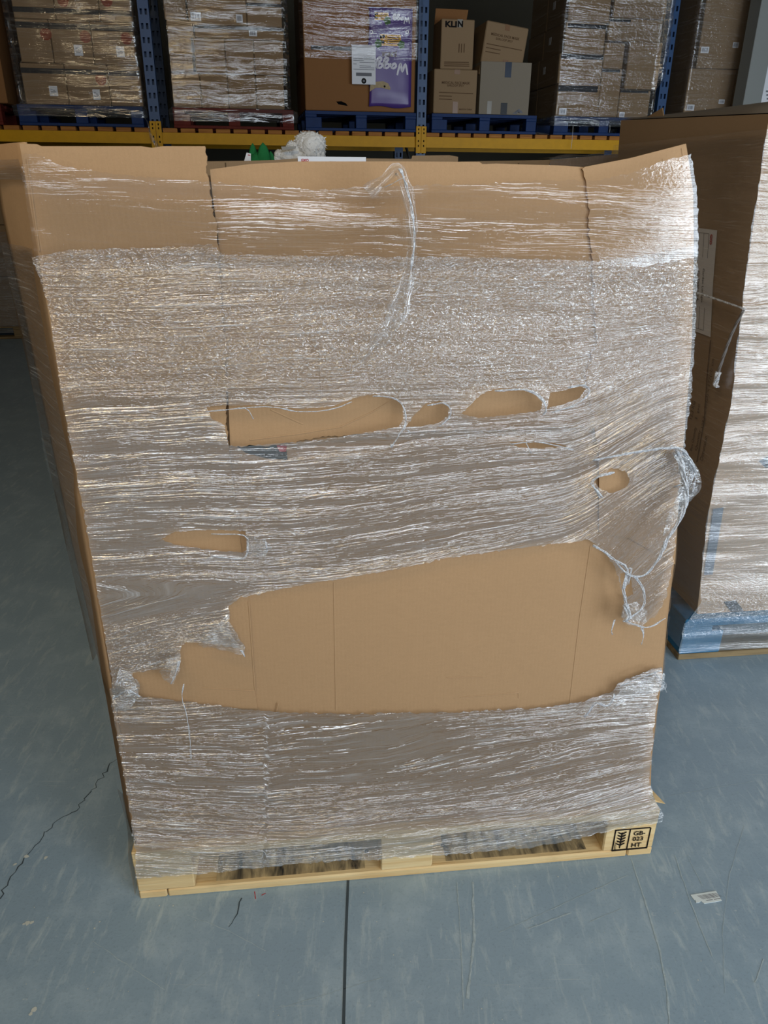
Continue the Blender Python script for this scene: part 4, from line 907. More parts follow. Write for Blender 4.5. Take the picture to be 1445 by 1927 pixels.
# tilted mask carton standing in the open white one
p_tl, p_tr = (s_(D, 818, 250), z_(D, 818, 250)), (s_(D, 1366, 362), z_(D, 1366, 362)); ang = math.atan2(p_tr[1]-p_tl[1], p_tr[0]-p_tl[0]); wT = math.hypot(p_tr[0]-p_tl[0], p_tr[1]-p_tl[1])-.004; hT = .42
# (its lower end stands down inside the open carton)
ob = thing('cardboard_box', 'tilted brown face mask carton standing in the open white carton', 'box', RACK, (p_tl[0], .06, p_tl[1]))
ob.rotation_euler = Matrix.Rotation(RACK.a, 3, 'Z').to_4x4().to_3x3().__matmul__(Matrix.Rotation(-ang, 3, 'Y')).to_euler()
bevel_box('carton_body', 0, wT, 0, .38, -hT, 0, CBR2, ob, .008, 1)
tb = lambda s, x, z, w, m=FAINT: lettering(s, (x, -.0015, z), (1, 0, 0), (0, 0, 1), m, ob, width=w, bold=.02)
tb('MEDICAL FACE MASK', wT*.14, -.105, wT*.68); tb('EARLOOP 3PLY', wT*.27, -.132, wT*.4)
mb = MB()
for z, e in ((-.175, .92), (-.205, .42), (-.235, .42)): mb.quad((wT*.07, -.0012, z-.003), (wT*e, -.0012, z-.003), (wT*e, -.0012, z+.003), (wT*.07, -.0012, z+.003))
mb.build('printed_lines', FAINT, ob, kind='stuff'); decal('tape', wT*.44, wT*.55, -.05, -.004, -.0002, BROWNTAPE, ob); decal('tape', wT*.52, wT*.64, -.33, -.27, -.0002, BROWNTAPE, ob)
# load E
E_ = lambda x, y: (1000+x/5.5577, y/5.5577)
pallet('wooden_pallet', 'blue pallet on the rack under the leaning shiny wrapped cartons', RACK, s_(E_, 215, 1385), 0, 1.0, 1.0, DK, (PBLUE, PBLUE, PBLUE), 'rack pallets', .155)
GE = 'cartons of the leaning wrapped load'
def ec(label, x0, x1, yt, yb, z0=None, z1=None, b=.03, tapes=(), labels=(), mat=CBR2, depth=.5):
    xm = (x0+x1)/2; z0 = z_(E_, xm, yb) if z0 is None else z0; z1 = z_(E_, xm, yt) if z1 is None else z1
    return rcarton(label, s_(E_, x0, yb), s_(E_, x1, yb), z0+.002, z1-.002, GE, b=b, mat=mat, depth=depth, tapes=[(s_(E_, t[0], t[3]), s_(E_, t[1], t[3]), z_(E_, t[0], t[3]), z_(E_, t[0], t[2])) for t in tapes], labels=[(s_(E_, t[0], t[3]), s_(E_, t[1], t[3]), z_(E_, t[0], t[3]), z_(E_, t[0], t[2]), 'bar') for t in labels])
ze1, ze2, ze3 = z_(E_, 480, 880), z_(E_, 500, 562), z_(E_, 560, 232)
ec('leaning wrapped load, bottom left carton with barcode label', 250, 684, 880, 1215, PTOP, ze1, tapes=[(275, 690, 890, 955)], labels=[(285, 362, 1130, 1200)])
ec('leaning wrapped load, tall carton in the middle of the bottom layer', 688, 893, 715, 1215, PTOP, z_(E_, 800, 718), tapes=[(715, 925, 722, 752)])
ec('leaning wrapped load, bottom right carton with small label', 898, 1215, 940, 1215, PTOP, z_(E_, 1050, 940), tapes=[(910, 1222, 942, 966)], labels=[(915, 968, 1172, 1225)])
ec('leaning wrapped load, second carton up with black top band', 270, 720, 560, 880, ze1, ze2, tapes=[(305, 750, 562, 612)])
ec('leaning wrapped load, third carton up at left with dark top band', 335, 752, 232, 560, ze2, ze3, tapes=[(380, 795, 243, 290)])
ec('leaning wrapped load, top left carton', 378, 810, -60, 232, ze3, ze3+.33)
ec('leaning wrapped load, small carton beside the second one', 744, 950, 440, 712, z_(E_, 800, 718), z_(E_, 850, 445))
ec('leaning wrapped load, overhanging carton at right with bare corner', 955, 1292, 480, 935, z_(E_, 1050, 938), z_(E_, 1100, 440), b=.0)
ec('leaning wrapped load, carton under heavy crumpled film at right', 790, 1345, 190, 438, z_(E_, 1000, 436), z_(E_, 1000, 192), tapes=[(810, 1036, 195, 225)])
ec('leaning wrapped load, top right carton under heavy film', 850, 1395, -60, 190, z_(E_, 1000, 190), z_(E_, 1000, 190)+.33)
for k, (z0, z1, sx, lb) in enumerate(((PTOP, ze1, 255, 'bottom'), (ze1, ze2, 275, 'second'), (ze2, ze3, 340, 'third'), (ze3, ze3+.33, 384, 'topmost'))):
    s0 = rs(*E_(sx, 1000)) if False else s_(E_, (250, 270, 335, 378)[k], (1215, 880, 560, 232)[k]); o = rcarton(f'dark side carton in the leaning load, {lb} one behind the front row', s0+.004, s0+.45, z0+.002, z1-.002, GE, b=.56, depth=.42, mat=CBR)
    if k in (1, 2, 3): mesh('white_side_label', boxv(-.2285-.0, -.2270, -.40+.2, -.345+.2, (z1-z0)*.45, (z1-z0)*.45+.06), BOXF, PAPER, o)
pE = s_(E_, 215, 1385); sE0, sE1 = s_(E_, 250, 1215), s_(E_, 1218, 1215)
wrap('heavy shiny film round the leaning cartons on the right of the rack', RACK, pE-.012, pE+1.012, -.004, 1.015, lambda z, s: .008+(.05*max(0, min(1, (z-PTOP-.24)/.06)) if s > sE1 else 0) if z > PTOP else .024, DK+.075, ze3+.33, lambda s, z: .7+.5*(s > sE0+.5)*(z > 2.6)+.3*(z < PTOP+.02), lambda s, z: .25+.45*(s > sE0+.5)*(z > 2.62)+.6*np.exp(-((z-PTOP+.03)/.05)**2), lambda s, z: .25+.45*(s > sE0+.45)*(z > 2.55), group='films on the rack', inset=(sE0-pE, pE+1-sE1))
for px_, l in ((408, .20), (790, .06)):
    s0 = s_(E_, px_, 1320); o = MB().tube([(0, 0, 0), (.002, -.006, -l*.5), (-.004, -.012, -l)], .0022, 5).build('hanging_film_thread', STRAND); o.location = RACK.w((s0, -.03, DK+.085)); o.rotation_euler = (0, 0, RACK.a); tag(o, 'long thin film thread hanging from the leaning wrapped load' if l > .1 else 'short thin film thread hanging from the leaning wrapped load', 'thread')
# load F (right of the last post)
Fv = lambda x, y: (1185+x/5.5577, y/5.5577)
GF = 'cartons of the right end rack load'
sF0 = s_(Fv, 560, 1180); sF1 = s_(Fv, 1200, 1010)
pallet('wooden_pallet', 'blue pallet on the rack at the right end behind the tall carton', RACK, sF0-.03, 0, 1.0, 1.0, DK, (PBLUE, PBLUE, PBLUE), 'rack pallets', .155)
zf1 = z_(Fv, 900, 720); zf2 = zf1+.42
def fc(label, s0, s1, z0, z1, labels=(), b=.03, mat=CBR2, depth=.5):
    return rcarton(label, s0, s1, z0+.002, z1-.002, GF, b=b, mat=mat, depth=depth, labels=[(s_(Fv, t[0], t[3]), s_(Fv, t[1], t[3]), z_(Fv, t[0], t[3]), z_(Fv, t[0], t[2]), 'bar') for t in labels])
sFm = s_(Fv, 1075, 1000)
fc('right end rack load, lower wide carton with two labels', sF0, sFm, PTOP, zf1, [(592, 668, 1092, 1155), (925, 986, 1040, 1085)]); fc('right end rack load, lower narrow carton beside the grey column', sFm+.005, sF1, PTOP, zf1)
fc('right end rack load, upper carton with two white labels', s_(Fv, 705, 640), s_(Fv, 1190, 600), zf1, zf1+.66, [(738, 822, 487, 553), (1072, 1132, 440, 500)]); fc('right end rack load, upper narrow carton beside the grey column', s_(Fv, 1190, 600)+.005, sF1+.05, zf1, zf1+.66)
o = fc('dark carton behind the front of the right end rack load', sF0+.03, sF0+.5, PTOP, zf1+.35, b=.54, depth=.4, mat=CBR); mesh('white_side_label', boxv(-.2365, -.2350, .1, .17, .62, .72), BOXF, PAPER, o)
wrap('shiny film round the right end rack load beside the column', RACK, sF0-.01, sF1+.08, .008, 1.0, lambda z, s: .006 if z > PTOP else .015, DK+.06, zf1+.66, lambda s, z: .8+.0*s, lambda s, z: .4+.35*np.exp(-((z-zf1)/.06)**2), lambda s, z: .4+.0*s, group='films on the rack')
# loose scrap of film and strip hanging over the left beam
V = []; 
for i in range(15):
    f = i/14; wdt = .006+.028*max(0, f-.4)
    for j in (-1, -.3, .3, 1): V.append((.09*f+wdt*j+.01*math.sin(f*7), -.03-.012*math.sin(f*6+j*2), -.24*f))
o = mesh('film_scrap', V, [(i*4+j, i*4+j+1, i*4+j+5, i*4+j+4) for i in range(14) for j in range(3)], FILMR, None, smooth=True); o.location = RACK.w((rs(272, 222)-.005, .0, DK+.09)); o.rotation_euler = (0, 0, RACK.a)
set_attrs(o, np.array([(k//4*.02, k % 4*.01) for k in range(len(V))]), np.full(len(V), .5), np.full(len(V), .9), np.full(len(V), .3)); tag(o, 'twisted strip of film hanging over the yellow beam beside the left post', 'film strip')
mb = MB(); r = random.Random(3)
V = [(x*.02, y*.03+r.uniform(-.006, .006), max(.001, .018*math.sin(math.pi*x/12)*abs(math.sin(y*1.3+.6))+r.uniform(0, .006))) for y in range(5) for x in range(13)]
o = mesh('crumpled_film', V, [(y*13+x, y*13+x+1, (y+1)*13+x+1, (y+1)*13+x) for y in range(4) for x in range(12)], STRAND, None, smooth=True); o.location = RACK.w((rs(988, 252), -.0, DK+.001)); o.rotation_euler = (0, 0, RACK.a); tag(o, 'crumpled scrap of film lying on the deck boards between pallets', 'film scrap')

# ------------------------------------------------------------------ load standing on the floor at the far left
pallet('wooden_pallet', 'dark pallet on the floor at the far left under the rack', RACK, -4.2, .60, 1.2, 1.0, 0, (OLDW, OLDW, OLDW), None, .12)
for k in range(3): rcarton(('lower', 'middle', 'upper')[k]+' brown carton of the floor load at the far left edge', -4.17, -3.03, .122+k*.47, .122+(k+1)*.47-.004, 'floor cartons at far left', b=.63, depth=.8, mat=CBR)
wrap('grey film round the floor load at the far left', RACK, -4.18, -3.02, .615, 1.45, lambda z, s: .004, .06, 1.0, .8, 1.0, .6, mat=FILM, group=None)

# ------------------------------------------------------------------ wrapped load on the right
pallet('wooden_pallet', 'worn blue and bare wood pallet under the tall carton on the right', SIDE, 0, 0, 1.2, 1.0, 0, (PTEAL, PTEAL, OLDW), None, .16)
sL = lambda z: float(np.interp(z, [.16, .2, .55, .9, 1.2, 1.62, 1.75], [.055, .05, .02, .022, -.008, -.035, -.03]))
tall = thing('cardboard_carton', 'tall dark brown carton on a worn blue pallet at the right', 'carton', SIDE, (0, 0, 0))
zs = [.162, .2, .38, .55, .75, .9, 1.05, 1.2, 1.4, 1.6, 1.635]; rows = []
def ring(z, e=0.0, n=8):
    l, r_, f, k = sL(z)+e, 1.15-e, .03+e, .97-e; out = []
    for (x0, y0), (x1, y1) in (((l, f), (r_, f)), ((r_, f), (r_, k)), ((r_, k), (l, k)), ((l, k), (l, f))):
        for j in range(n): out.append((x0+(x1-x0)*j/n, y0+(y1-y0)*j/n))
    return out
V = []
for z in zs: V += [(x, y, z + (.045*(y-.03)/.94 if z > 1.5 else 0)) for x, y in ring(z)]
n = 32; fs = [(i*n+j, i*n+(j+1) % n, (i+1)*n+(j+1) % n, (i+1)*n+j) for i in range(len(zs)-1) for j in range(n)]; fs.append(tuple(range(n))[::-1])
o = mesh('carton_body', V, fs, cardboard('grey_brown_carton', C3(158, 132, 104)), tall)
V = []; hs = [(0, 0, 0), (.02, .012, .3), (.10, .03, 1), (.25, .05, 1), (.42, .055, 1)]
for e, dz, _ in hs: V += [(x, y, 1.6375+.045*(y-.03)/.94 + dz*(1.25-.9*(y-.03)/.94)) for x, y in ring(1.635, e)]
fs = [(i*n+j, i*n+(j+1) % n, (i+1)*n+(j+1) % n, (i+1)*n+j) for i in range(len(hs)-1) for j in range(n)]; fs.append(tuple(range((len(hs)-1)*n, len(hs)*n)))
o = mesh('bulging_lid', V, fs, plain('film_covered_board', C3(118, 108, 96), .45, .4), tall, smooth=True)
mesh('bent_flap_corner', [(-.02, .80, 1.675), (-.02, .66, 1.672), (-.01, .70, 1.70), (-.016, .80, 1.675), (-.016, .66, 1.672), (-.006, .70, 1.70)], [(0, 1, 2), (5, 4, 3), (0, 3, 4, 1), (1, 4, 5, 2), (2, 5, 3, 0)], CBR2, tall)
def sd(u, v, e=.003):
    z = 1.0
    for _ in range(6): d, z = SIDE.px_side(u, v, sL(z)-e)
    return (sL(z)-e, d, z)
def side_quad(name, c4, mat, parent, e=.003): return mesh(name, [sd(*p, e) for p in c4], [(0, 1, 2, 3)], mat, parent)
bl, br, tr_, tl = [np.array(sd(*p, .004)) for p in ((1262, 624), (1337, 632), (1349, 436), (1270, 441))]
slab = thing('paper_label', 'white paper sheet with red logo on the side of the tall right carton', 'label', SIDE, (0, 0, 0))
hgt_, wid_ = .30, .21; zc = (br[2]+tr_[2])/2; y0 = (br[1]+tr_[1])/2; zt_ = zc+.15; zb_ = zc-.15
def LP(a, c, e=.0): z = zt_+(zb_-zt_)*c; y = float(np.interp(c, [0, 1], [tr_[1], br[1]])); return (sL(z)-.004-e, y+wid_*(1-a), z)       # a: 0 left .. 1 right (towards the viewer), c: 0 top .. 1 bottom
V = [LP(a, c) for c in np.linspace(0, 1, 7) for a in (0, 1)]; mesh('label_sheet', V, [(2*i+2, 2*i+3, 2*i+1, 2*i) for i in range(6)], PAPER, slab)
mb = MB()
for a in (.80, .66, .53, .40, .27): mb.quad(LP(a-.006, .04, .0012), LP(a+.006, .04, .0012), LP(a+.006, .96, .0012), LP(a-.006, .96, .0012))
for c in (.04, .96): mb.quad(LP(.05, c-.002, .0012), LP(.80, c-.002, .0012), LP(.80, c+.002, .0012), LP(.05, c+.002, .0012))
mb.build('ruled_lines', GREYINK, slab, kind='stuff')
def side_text(s, a, c, length, h, mat, down=True, bold=0.0):
    p = np.array(LP(a, c, .0018)); ax = np.array(LP(a, min(1, c+.33), .0018))-p; ax /= np.linalg.norm(ax); ay = np.array([0, -1.0, 0]); ay -= ax*(ax @ ay); return lettering(s, p, ax, ay/np.linalg.norm(ay), mat, slab, width=length, height=h, bold=bold)
side_text('GXO', .84, .045, .028, .013, REDINK, bold=.06)
side_text('Garden Lounger', .69, .37, .10, .014, INK); side_text('GLD001 SA', .56, .40, .09, .014, INK); side_text('Weight 12 KG', .43, .39, .09, .014, INK); side_text('Date: 23/01 25 18', .30, .34, .11, .013, INK)
def side_print(s, px_, length, h):
    p = np.array(sd(*px_, .003)); z1 = p[2]+length; ax = np.array([sL(z1)-.003, p[1], z1])-p; ax /= np.linalg.norm(ax); lettering(s, p, ax, (0, 1, 0), FAINT, tall, width=length, height=h, bold=.01)
side_print('123.5 x 97(D) x 177(H) cm', (1325, 808), .22, .020); side_print('1 pc', (1313, 790), .05, .018); side_print('12.3 KG', (1302, 790), .06, .018); side_print('Quantity', (1312, 850), .07, .018); side_print('Dimension', (1322, 868), .08, .018); side_print('Box Quantity', (1303, 850), .08, .018)
for pa in ([(1337, 640), (1331, 700), (1325, 790), (1311, 870)],):
    mb = MB()
    for a, b_ in zip(pa[:-1], pa[1:]): mb.quad(sd(a[0]-1, a[1], .0025), sd(a[0]+1, a[1], .0025), sd(b_[0]+1, b_[1], .0025), sd(b_[0]-1, b_[1], .0025))
    mb.build('printed_border', FAINT, tall)
SF = lambda u, v, e=.0: (lambda q: (q[0], .03-e, q[1]))(SIDE.px(u, v, .03-e))
zA, zB_ = SF(1340, 957)[2], SF(1320, 1081)[2]; mesh('tape', [(sL(zA)+.012, .026, zA), (sL(zA)+.045, .026, zA+.004), (sL(zB_)+.036, .026, zB_), (sL(zB_)+.006, .026, zB_)], [(3, 2, 1, 0)], plain('dark_grey_tape', C3(88, 92, 100), .35, .5), tall)['label'] = 'dark grey tape strip down the lower front corner'
mesh('tape', [SF(*p, .004) for p in ((1362, 1132), (1385, 1130), (1400, 1150), (1375, 1152))], [(3, 2, 1, 0)], BTAPE, tall)
mesh('black_patch', [SF(*p, .004) for p in ((1428, 868), (1500, 830), (1500, 890), (1440, 880))], [(3, 2, 1, 0)], INK, tall)
tf = thing('stretch_film', 'glossy stretch film round the tall carton at the right', 'stretch film', SIDE, (0, 0, 0))
def fr_front(i, j):
    z = 1.60-(1.60-.04)*i; s = sL(max(z, .16))-.012+(1.19-sL(max(z, .16)))*j; b_ = np.interp(z, [.04, .155, .21, .32], [-.008, -.008, -.004, .018]); s = np.interp(z, [.155, .22], [-.010+1.222*j, s])
    w = .005*vnoise(np.array([j*3.]), np.array([z*30]), 61)[0]+.003*vnoise(np.array([j*8.]), np.array([z*80]), 62)[0]
    return (s, b_+w-.004, z)
NR, NCc = 150, 60
dz_ = np.repeat(1.60-(1.60-.04)*np.arange(NR+1)/NR, NCc+1); js = np.tile(np.arange(NCc+1)/NCc, NR+1)
dn = .45*np.ones_like(dz_)+.3*vnoise(js*2, dz_*7, 65); dn[(dz_ > .70) & (dz_ < .86)] = .35; cr_ = .15+.8*np.exp(-((dz_-.2)/.07)**2)*(js < .35)
grid_film('film_front', NR, NCc, fr_front, np.clip(dn, .1, 1), .08+.4*np.exp(-((dz_-.17)/.07)**2), cr_, tf, mat=FILMS, uvs=(.9, 1.0))
def fr_side(i, j):
    z = 1.60-(1.60-.06)*i; s = np.interp(z, [.06, .155, .22, .3], [-.010, -.010, sL(.22)-.012, sL(.3)-.012]) if z < .3 else sL(z)-.012; y0_ = np.interp(z, [.155, .22, .32], [-.010, -.006, .014])
    w = .004*vnoise(np.array([j*3.]), np.array([z*24]), 63)[0]
    return (s+w*.6, y0_+(.985-y0_)*j, z)
grid_film('film_side', 80, 30, fr_side, .30, .30+.5*np.exp(-((np.repeat(1.60-(1.60-.06)*np.arange(81)/80, 31)-.13)/.08)**2), .06, tf, uvs=(1.0, 1.5))
def twisted(pts, r0, r1, name, mat, par=tf, e=.03):
    P = smooth_path([sd(*p, e) for p in pts], .012); m = len(P); mb = MB()
    for k in range(3):
        V = [p+np.array([r0*.5*math.cos(i*.7+k*2.1)*-1, r0*.5*math.sin(i*.7+k*2.1), 0]) for i, p in enumerate(P)]; vs, fs = tube(V, [(r0+(r1-r0)*i/m)*.6 for i in range(m)], 6); mb.add(vs, fs)
    return mb.build(name, mat, par, smooth=True)
twisted([(1262, 535), (1300, 547), (1345, 562), (1400, 581)], .006, .003, 'twisted_film_strand', STRAND)
twisted([(1399, 584), (1378, 625), (1358, 680), (1346, 720)], .004, .006, 'twisted_film_strand', plain('grey_dirty_film', C3(112, 106, 102), .35, .5))
twisted([(1352, 700), (1346, 722), (1349, 728)], .009, .005, 'twisted_film_end', STRAND)

# ------------------------------------------------------------------ open cartons and toys behind the front load
REAR = Frame((-.95, 2.95, 0), 6.0)
pallet('wooden_pallet', 'pine pallet under the open toy carton behind the front load', REAR, 0, 0, 1.25, 1.0, 0, (PINE, PINE, PINE), None, .144)
rc = thing('open_carton', 'open brown carton of soft toys behind the front load', 'carton', REAR, (0, 0, 0))
rim = [(340, 304), (395, 303.5), (470, 302.5), (520, 301), (558, 298), (690, 298), (774, 299), (776, 293), (845, 292), (862, 295)]
P = [REAR.px(u, v, .02) for u, v in rim]; s0, s1 = P[0][0], P[-1][0]
def wall_panel(name, P, y0, y1, z0=.146):
    n = len(P); V = [(s, y0, z) for s, z in P]+[(s, y0, z0) for s, _ in P]+[(s, y1, z) for s, z in P]+[(s, y1, z0) for s, _ in P]; fs = []
    for i in range(n-1): fs += [(n+i, n+i+1, i+1, i), (2*n+i, 2*n+i+1, 3*n+i+1, 3*n+i), (i, i+1, 2*n+i+1, 2*n+i)]
    return mesh(name, V, fs+[(0, 2*n, 3*n, n), (2*n-1, 4*n-1, 3*n-1, n-1)], CBR2, rc)
wall_panel('front_panel', P, .02, .026); mesh('rear_panel', boxv(s0, s1, .954, .96, .146, 1.54), BOXF, CBR2, rc)
for sx in (s0, s1-.006): mesh('side_panel', boxv(sx, sx+.006, .028, .952, .146, min(P[0][1], P[-1][1])-.004), BOXF, CBR2, rc)
mesh('toy_bed', boxv(s0+.01, s1-.01, .03, .95, 1.40, 1.46), BOXF, CBR, rc)
sm = REAR.px(426, 330, .02)[0]; mesh('seam', boxv(sm-.002, sm+.002, .0185, .0200, 1.2, P[1][1]-.004), BOXF, plain('dark_seam', C3(92, 74, 54), .9, .1), rc)
a, c = REAR.px(560.5, 304, .02), REAR.px(688.5, 295.6, .02)
rl = thing('paper_label', 'white paper sheet with red logo on the rim of the toy carton', 'label', REAR, (a[0], .0165, c[1]-.21)); w_ = c[0]-a[0]
mesh('label_sheet', boxv(0, w_, 0, .001, 0, .21), BOXF, PAPER, rl); lettering('GXO', (.012, -.0006, .21-.018), (1, 0, 0), (0, 0, 1), REDINK, rl, width=.028, height=.010, bold=.05)
mb = MB(); mb.quad((w_*.46, -.0006, .192), (w_*.56, -.0006, .192), (w_*.56, -.0006, .1945), (w_*.46, -.0006, .1945)); mb.build('label_print', GREYINK, rl, kind='stuff')
# green plush: three pointed leaves
def rp(u, v, b_): s, z = REAR.px(u, v, b_); return (s, b_, z)
gt = thing('green_plush_toy', 'green plush toy with three pointed leaves in the open carton', 'plush toy', REAR, rp(488, 303, .3)); o3_ = np.array(rp(488, 303, .3)); zb0 = 1.461
gt.location = REAR.w((o3_[0], .3, zb0))
def leafm(pu, pv, wpx, yoff, lean):
    tip = np.array(rp(pu, pv, .3)); base = np.array([o3_[0]+(tip[0]-o3_[0])*.75, .3, zb0]); V = []; N1, N2 = 10, 10; hw = wpx/2*3.0/1390
    for i in range(N1+1):
        f = i/N1; rad = hw*(.85+.25*math.sin(math.pi*min(1, f*1.1)))*(1-f**6)**.6+.0008; c = base+(tip-base)*f+np.array([lean*math.sin(math.pi*f), 0, 0])
        for k in range(N2): a = 2*math.pi*k/N2; V.append((c[0]-o3_[0]+rad*math.cos(a), yoff+rad*.55*math.sin(a), c[2]-zb0))
    fs = [(i*N2+k, i*N2+(k+1) % N2, (i+1)*N2+(k+1) % N2, (i+1)*N2+k) for i in range(N1) for k in range(N2)]; fs += [tuple(range(N2))[::-1], tuple(N1*N2+k for k in range(N2))]
    return mesh('plush_leaf', V, fs, GREEN, gt, smooth=True)
leafm(475, 269, 17, .01, -.003); leafm(495, 268.5, 24, -.022, .002); leafm(509, 284, 14, .012, .006); leafm(486, 286, 46, -.01, 0)
q = [np.array(rp(*p, .27))-[o3_[0], .3, zb0] for p in ((459, 304), (472, 304), (472, 289), (464, 287))]
tgm = mesh('fabric_tag', [tuple(v) for v in q]+[tuple(v+np.array([0, .001, 0])) for v in q], [(0, 1, 2, 3), (7, 6, 5, 4), (0, 4, 5, 1), (1, 5, 6, 2), (2, 6, 7, 3), (3, 7, 4, 0)], PAPER, gt); mesh('tag_print', [tuple(q[0]*(1-x)*(1-y)+q[1]*x*(1-y)+q[2]*x*y+q[3]*(1-x)*y+np.array([0, -.0008, 0])) for x, y in ((.4, .72), (.9, .72), (.9, .82), (.4, .82))], [(0, 1, 2, 3)], REDINK, tgm)
wt_o = np.array(rp(572, 303, .32)); wt = thing('white_plush_toy', 'white fluffy plush toy lying in the open carton', 'plush toy', REAR, (wt_o[0], .32, zb0))
def fluff(name, blobs, nsub, seed):
    bm = bmesh.new(); bmesh.ops.create_icosphere(bm, subdivisions=nsub, radius=1); vs = np.array([v.co[:] for v in bm.verts]); fs = [[v.index for v in f.verts] for f in bm.faces]; bm.free(); mb = MB()
    for cx, cy, cz, rx, ry, rz_ in blobs:
        d = vs.copy(); nn = vnoise(d[:, 0]*4+9, d[:, 2]*4+d[:, 1]*3+seed, seed)*.10+vnoise(d[:, 0]*11+5+d[:, 1]*7, d[:, 2]*11+seed, seed+1)*.09
        p = d*(1+nn)[:, None]*np.array([rx, ry, rz_])+np.array([cx, cy, cz]); mb.add(p, fs)
    return mb
def wpx(u, v, r_, ry=None): p = np.array(rp(u, v, .32))-[wt_o[0], .32, zb0]; k = 2.98/1390; return (p[0], p[1], p[2], r_*k, (ry or r_)*k*.8, r_*k)
fluff('head', [wpx(585, 276, 26), wpx(594, 270, 18), wpx(572, 268, 17), wpx(596, 290, 16), wpx(580, 292, 20)], 4, 71).build('fluffy_head', WHITEFUR, wt, smooth=True)
fluff('body', [wpx(552, 283, 15), wpx(540, 295, 15), wpx(526, 292, 10), wpx(522, 300, 8), wpx(560, 297, 16), wpx(548, 275, 9)], 4, 75).build('fluffy_body', WHITEFUR, wt, smooth=True)
tf_ = MB(); r = random.Random(8)
for k in range(420):                                                   # locks of fur
    cx, cy, cz, rx, ry, rz_ = wpx(*r.choice([(585, 276, 26), (594, 270, 19), (572, 268, 17), (552, 283, 15), (540, 295, 14), (560, 297, 16)])); a = r.uniform(0, 6.28); e = r.uniform(-.6, 1.4); dvec = np.array([math.cos(a)*math.cos(e), math.sin(a)*math.cos(e), math.sin(e)])
    p = np.array([cx, cy, cz])+dvec*np.array([rx, ry, rz_])*.93; q = p+dvec*r.uniform(.006, .013)+np.array([r.uniform(-.006, .006), 0, r.uniform(-.009, .002)]); t_ = np.cross(dvec, [.3, .5, .8]); t_ /= np.linalg.norm(t_); u_ = np.cross(t_, dvec); w0_ = .0035
    tf_.add([p+t_*w0_, p-t_*w0_*.5+u_*w0_, p-t_*w0_*.5-u_*w0_, q], [(0, 1, 3), (1, 2, 3), (2, 0, 3)])
tf_.build('fur_locks', WHITEFUR, wt, kind='stuff')
q = [np.array(rp(*p, .27))-[wt_o[0], .32, zb0] for p in ((531, 283), (556, 280), (558, 275), (529, 276))]
mesh('ribbon', [tuple(v) for v in q]+[tuple(v+np.array([0, .002, 0])) for v in q], [(0, 1, 2, 3), (7, 6, 5, 4), (0, 4, 5, 1), (1, 5, 6, 2), (2, 6, 7, 3), (3, 7, 4, 0)], plain('grey_ribbon', C3(150, 148, 142), .7, .2), wt)
# film-topped carton behind, to the right
R2 = Frame((.31, 3.22, 0), 6.0)
pallet('wooden_pallet', 'pine pallet under the closed film topped carton behind the front load', R2, 0, 0, 1.2, 1.0, 0, (PINE, PINE, PINE), None, .144)
c2 = thing('cardboard_carton', 'brown carton with shiny film on its sloping top edge, behind the front load', 'carton', R2, (0, 0, 0))
P = [R2.px(u, v, .02) for u, v in ((866, 304), (980, 302), (1034, 301), (1120, 294), (1215, 286), (1270, 283))]
n = len(P); V = [(s, y, z) for y in (.02, .95) for s, z in P]+[(s, y, .146) for y in (.02, .95) for s, _ in P]; fs = []
for i in range(n-1): fs += [(2*n+i, 2*n+i+1, i+1, i), (n+i, n+i+1, 3*n+i+1, 3*n+i), (i, i+1, n+i+1, n+i)]
mesh('carton_body', V, fs+[(0, n, 3*n, 2*n), (n-1, 3*n-1, 4*n-1, 2*n-1)], CBR2, c2)
for s_m in (R2.px(975, 320, .02)[0], R2.px(1034, 320, .02)[0]): mesh('seam', boxv(s_m-.002, s_m+.002, .0185, .02, 1.2, P[1][1]-.01), BOXF, MAT['dark_seam'], c2)
f2 = thing('stretch_film', 'shiny film band over the sloping carton edge behind the front load', 'stretch film', R2, (0, 0, 0))
sa, sb = R2.px(1036, 300, 0)[0], R2.px(1270, 284, 0)[0]
def f2f(i, j):
    s = sa+(sb-sa)*j; zt = float(np.interp(s, [p[0] for p in P], [p[1] for p in P])); w = .006*vnoise(np.array([j*6.]), np.array([i*7.]), 81)[0]
    return (s, (.008 if i < .8 else .008+(i-.8)*.9)+w, zt-.10+.11*min(i, .8)/.8+w)
grid_film('film_band', 16, 40, f2f, .9, .7, .5, f2, mat=FILMR, uvs=(.6, .15))

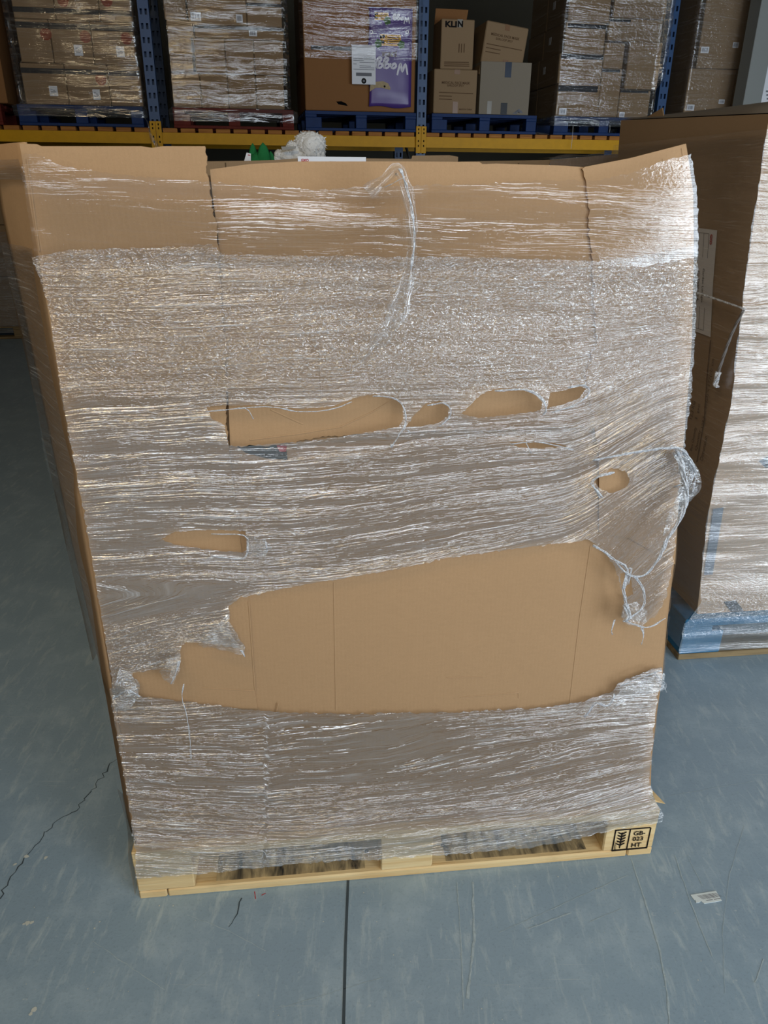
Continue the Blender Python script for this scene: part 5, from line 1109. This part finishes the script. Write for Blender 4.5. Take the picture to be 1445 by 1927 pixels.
# ------------------------------------------------------------------ column, board, sticker
u0, u1 = R(1399, 191, -.3)[0], R(1433.5, 187, -.3)[0]
o = bevel_box('steel_column', -(u1-u0)/2, (u1-u0)/2, 0, .17, 0, ZC-.002, COLUMN, None, .004, 1); o.location = RACK.w(((u0+u1)/2, -.3, .001)); o.rotation_euler = (0, 0, RACK.a); tag(o, 'grey steel column at the right end of the rack', 'column', kind='structure')
w0, zt_w = R(1446, 122, -.25); 
wb = thing('white_board', 'white board standing beside the grey column at right', 'board', RACK, (u1+.012, -.26, 0)); mesh('board_panel', boxv(0, 1.1, 0, .02, .02, zt_w+.0), BOXF, PAPER, wb)
mesh('board_foot', boxv(.02, .08, -.15, .17, 0, .02), BOXF, STEEL, wb); mesh('board_foot', boxv(1.0, 1.06, -.15, .17, 0, .02), BOXF, STEEL, wb)
mb = MB()
for k in range(4): mb.quad(*[(x, -.001, z) for x, z in ((.04+.012*k, zt_w-.22-.03*k), (.10, zt_w-.22-.03*k), (.10, zt_w-.206-.03*k), (.04+.012*k, zt_w-.206-.03*k))])
mb.build('board_print', GREYINK, wb, kind='stuff')
C4 = [np.array(floor_px(*p)) for p in ((1299, 1684.5), (1325, 1701), (1358, 1695.5), (1347, 1677))]; cx_, cy_ = sum(C4)/4
stk = thing('barcode_sticker', 'torn white barcode sticker stuck on the grey floor at right', 'sticker', None, (cx_, cy_, 0))
pol = [np.array(floor_px(*p)) for p in ((1299, 1684.5), (1306, 1694), (1308, 1694), (1310, 1699.5), (1315, 1699), (1319, 1696), (1325, 1701), (1358, 1695.5), (1347, 1677))]
n = len(pol); mesh('sticker_sheet', [(p[0]-cx_, p[1]-cy_, .0012) for p in pol]+[(p[0]-cx_, p[1]-cy_, .0002) for p in pol], [tuple(range(n))]+[(i, i+n, (i+1) % n+n, (i+1) % n) for i in range(n)], plain('sticker_paper', C3(216, 226, 226), .5, .3, noise=.05), stk)
mb = MB(); e0 = C4[3]-C4[0]; e1 = C4[1]-C4[0]; r = random.Random(5); x = .16
while x < .9:
    w = r.uniform(.008, .028); q = [C4[0]+e0*a+e1*b_ for a, b_ in ((x, .18), (x, .62), (x+w, .62), (x+w, .18))]; mb.add([(p[0]-cx_, p[1]-cy_, .0015) for p in q], [(0, 1, 2, 3)]); x += w+r.uniform(.01, .03)
for a, b_ in ((.2, .45), (.5, .75)):
    q = [C4[0]+e0*x+e1*y for x, y in ((a, .74), (a, .80), (b_, .80), (b_, .74))]; mb.add([(p[0]-cx_, p[1]-cy_, .0015) for p in q], [(0, 1, 2, 3)])
mb.build('barcode', GREYINK, stk)
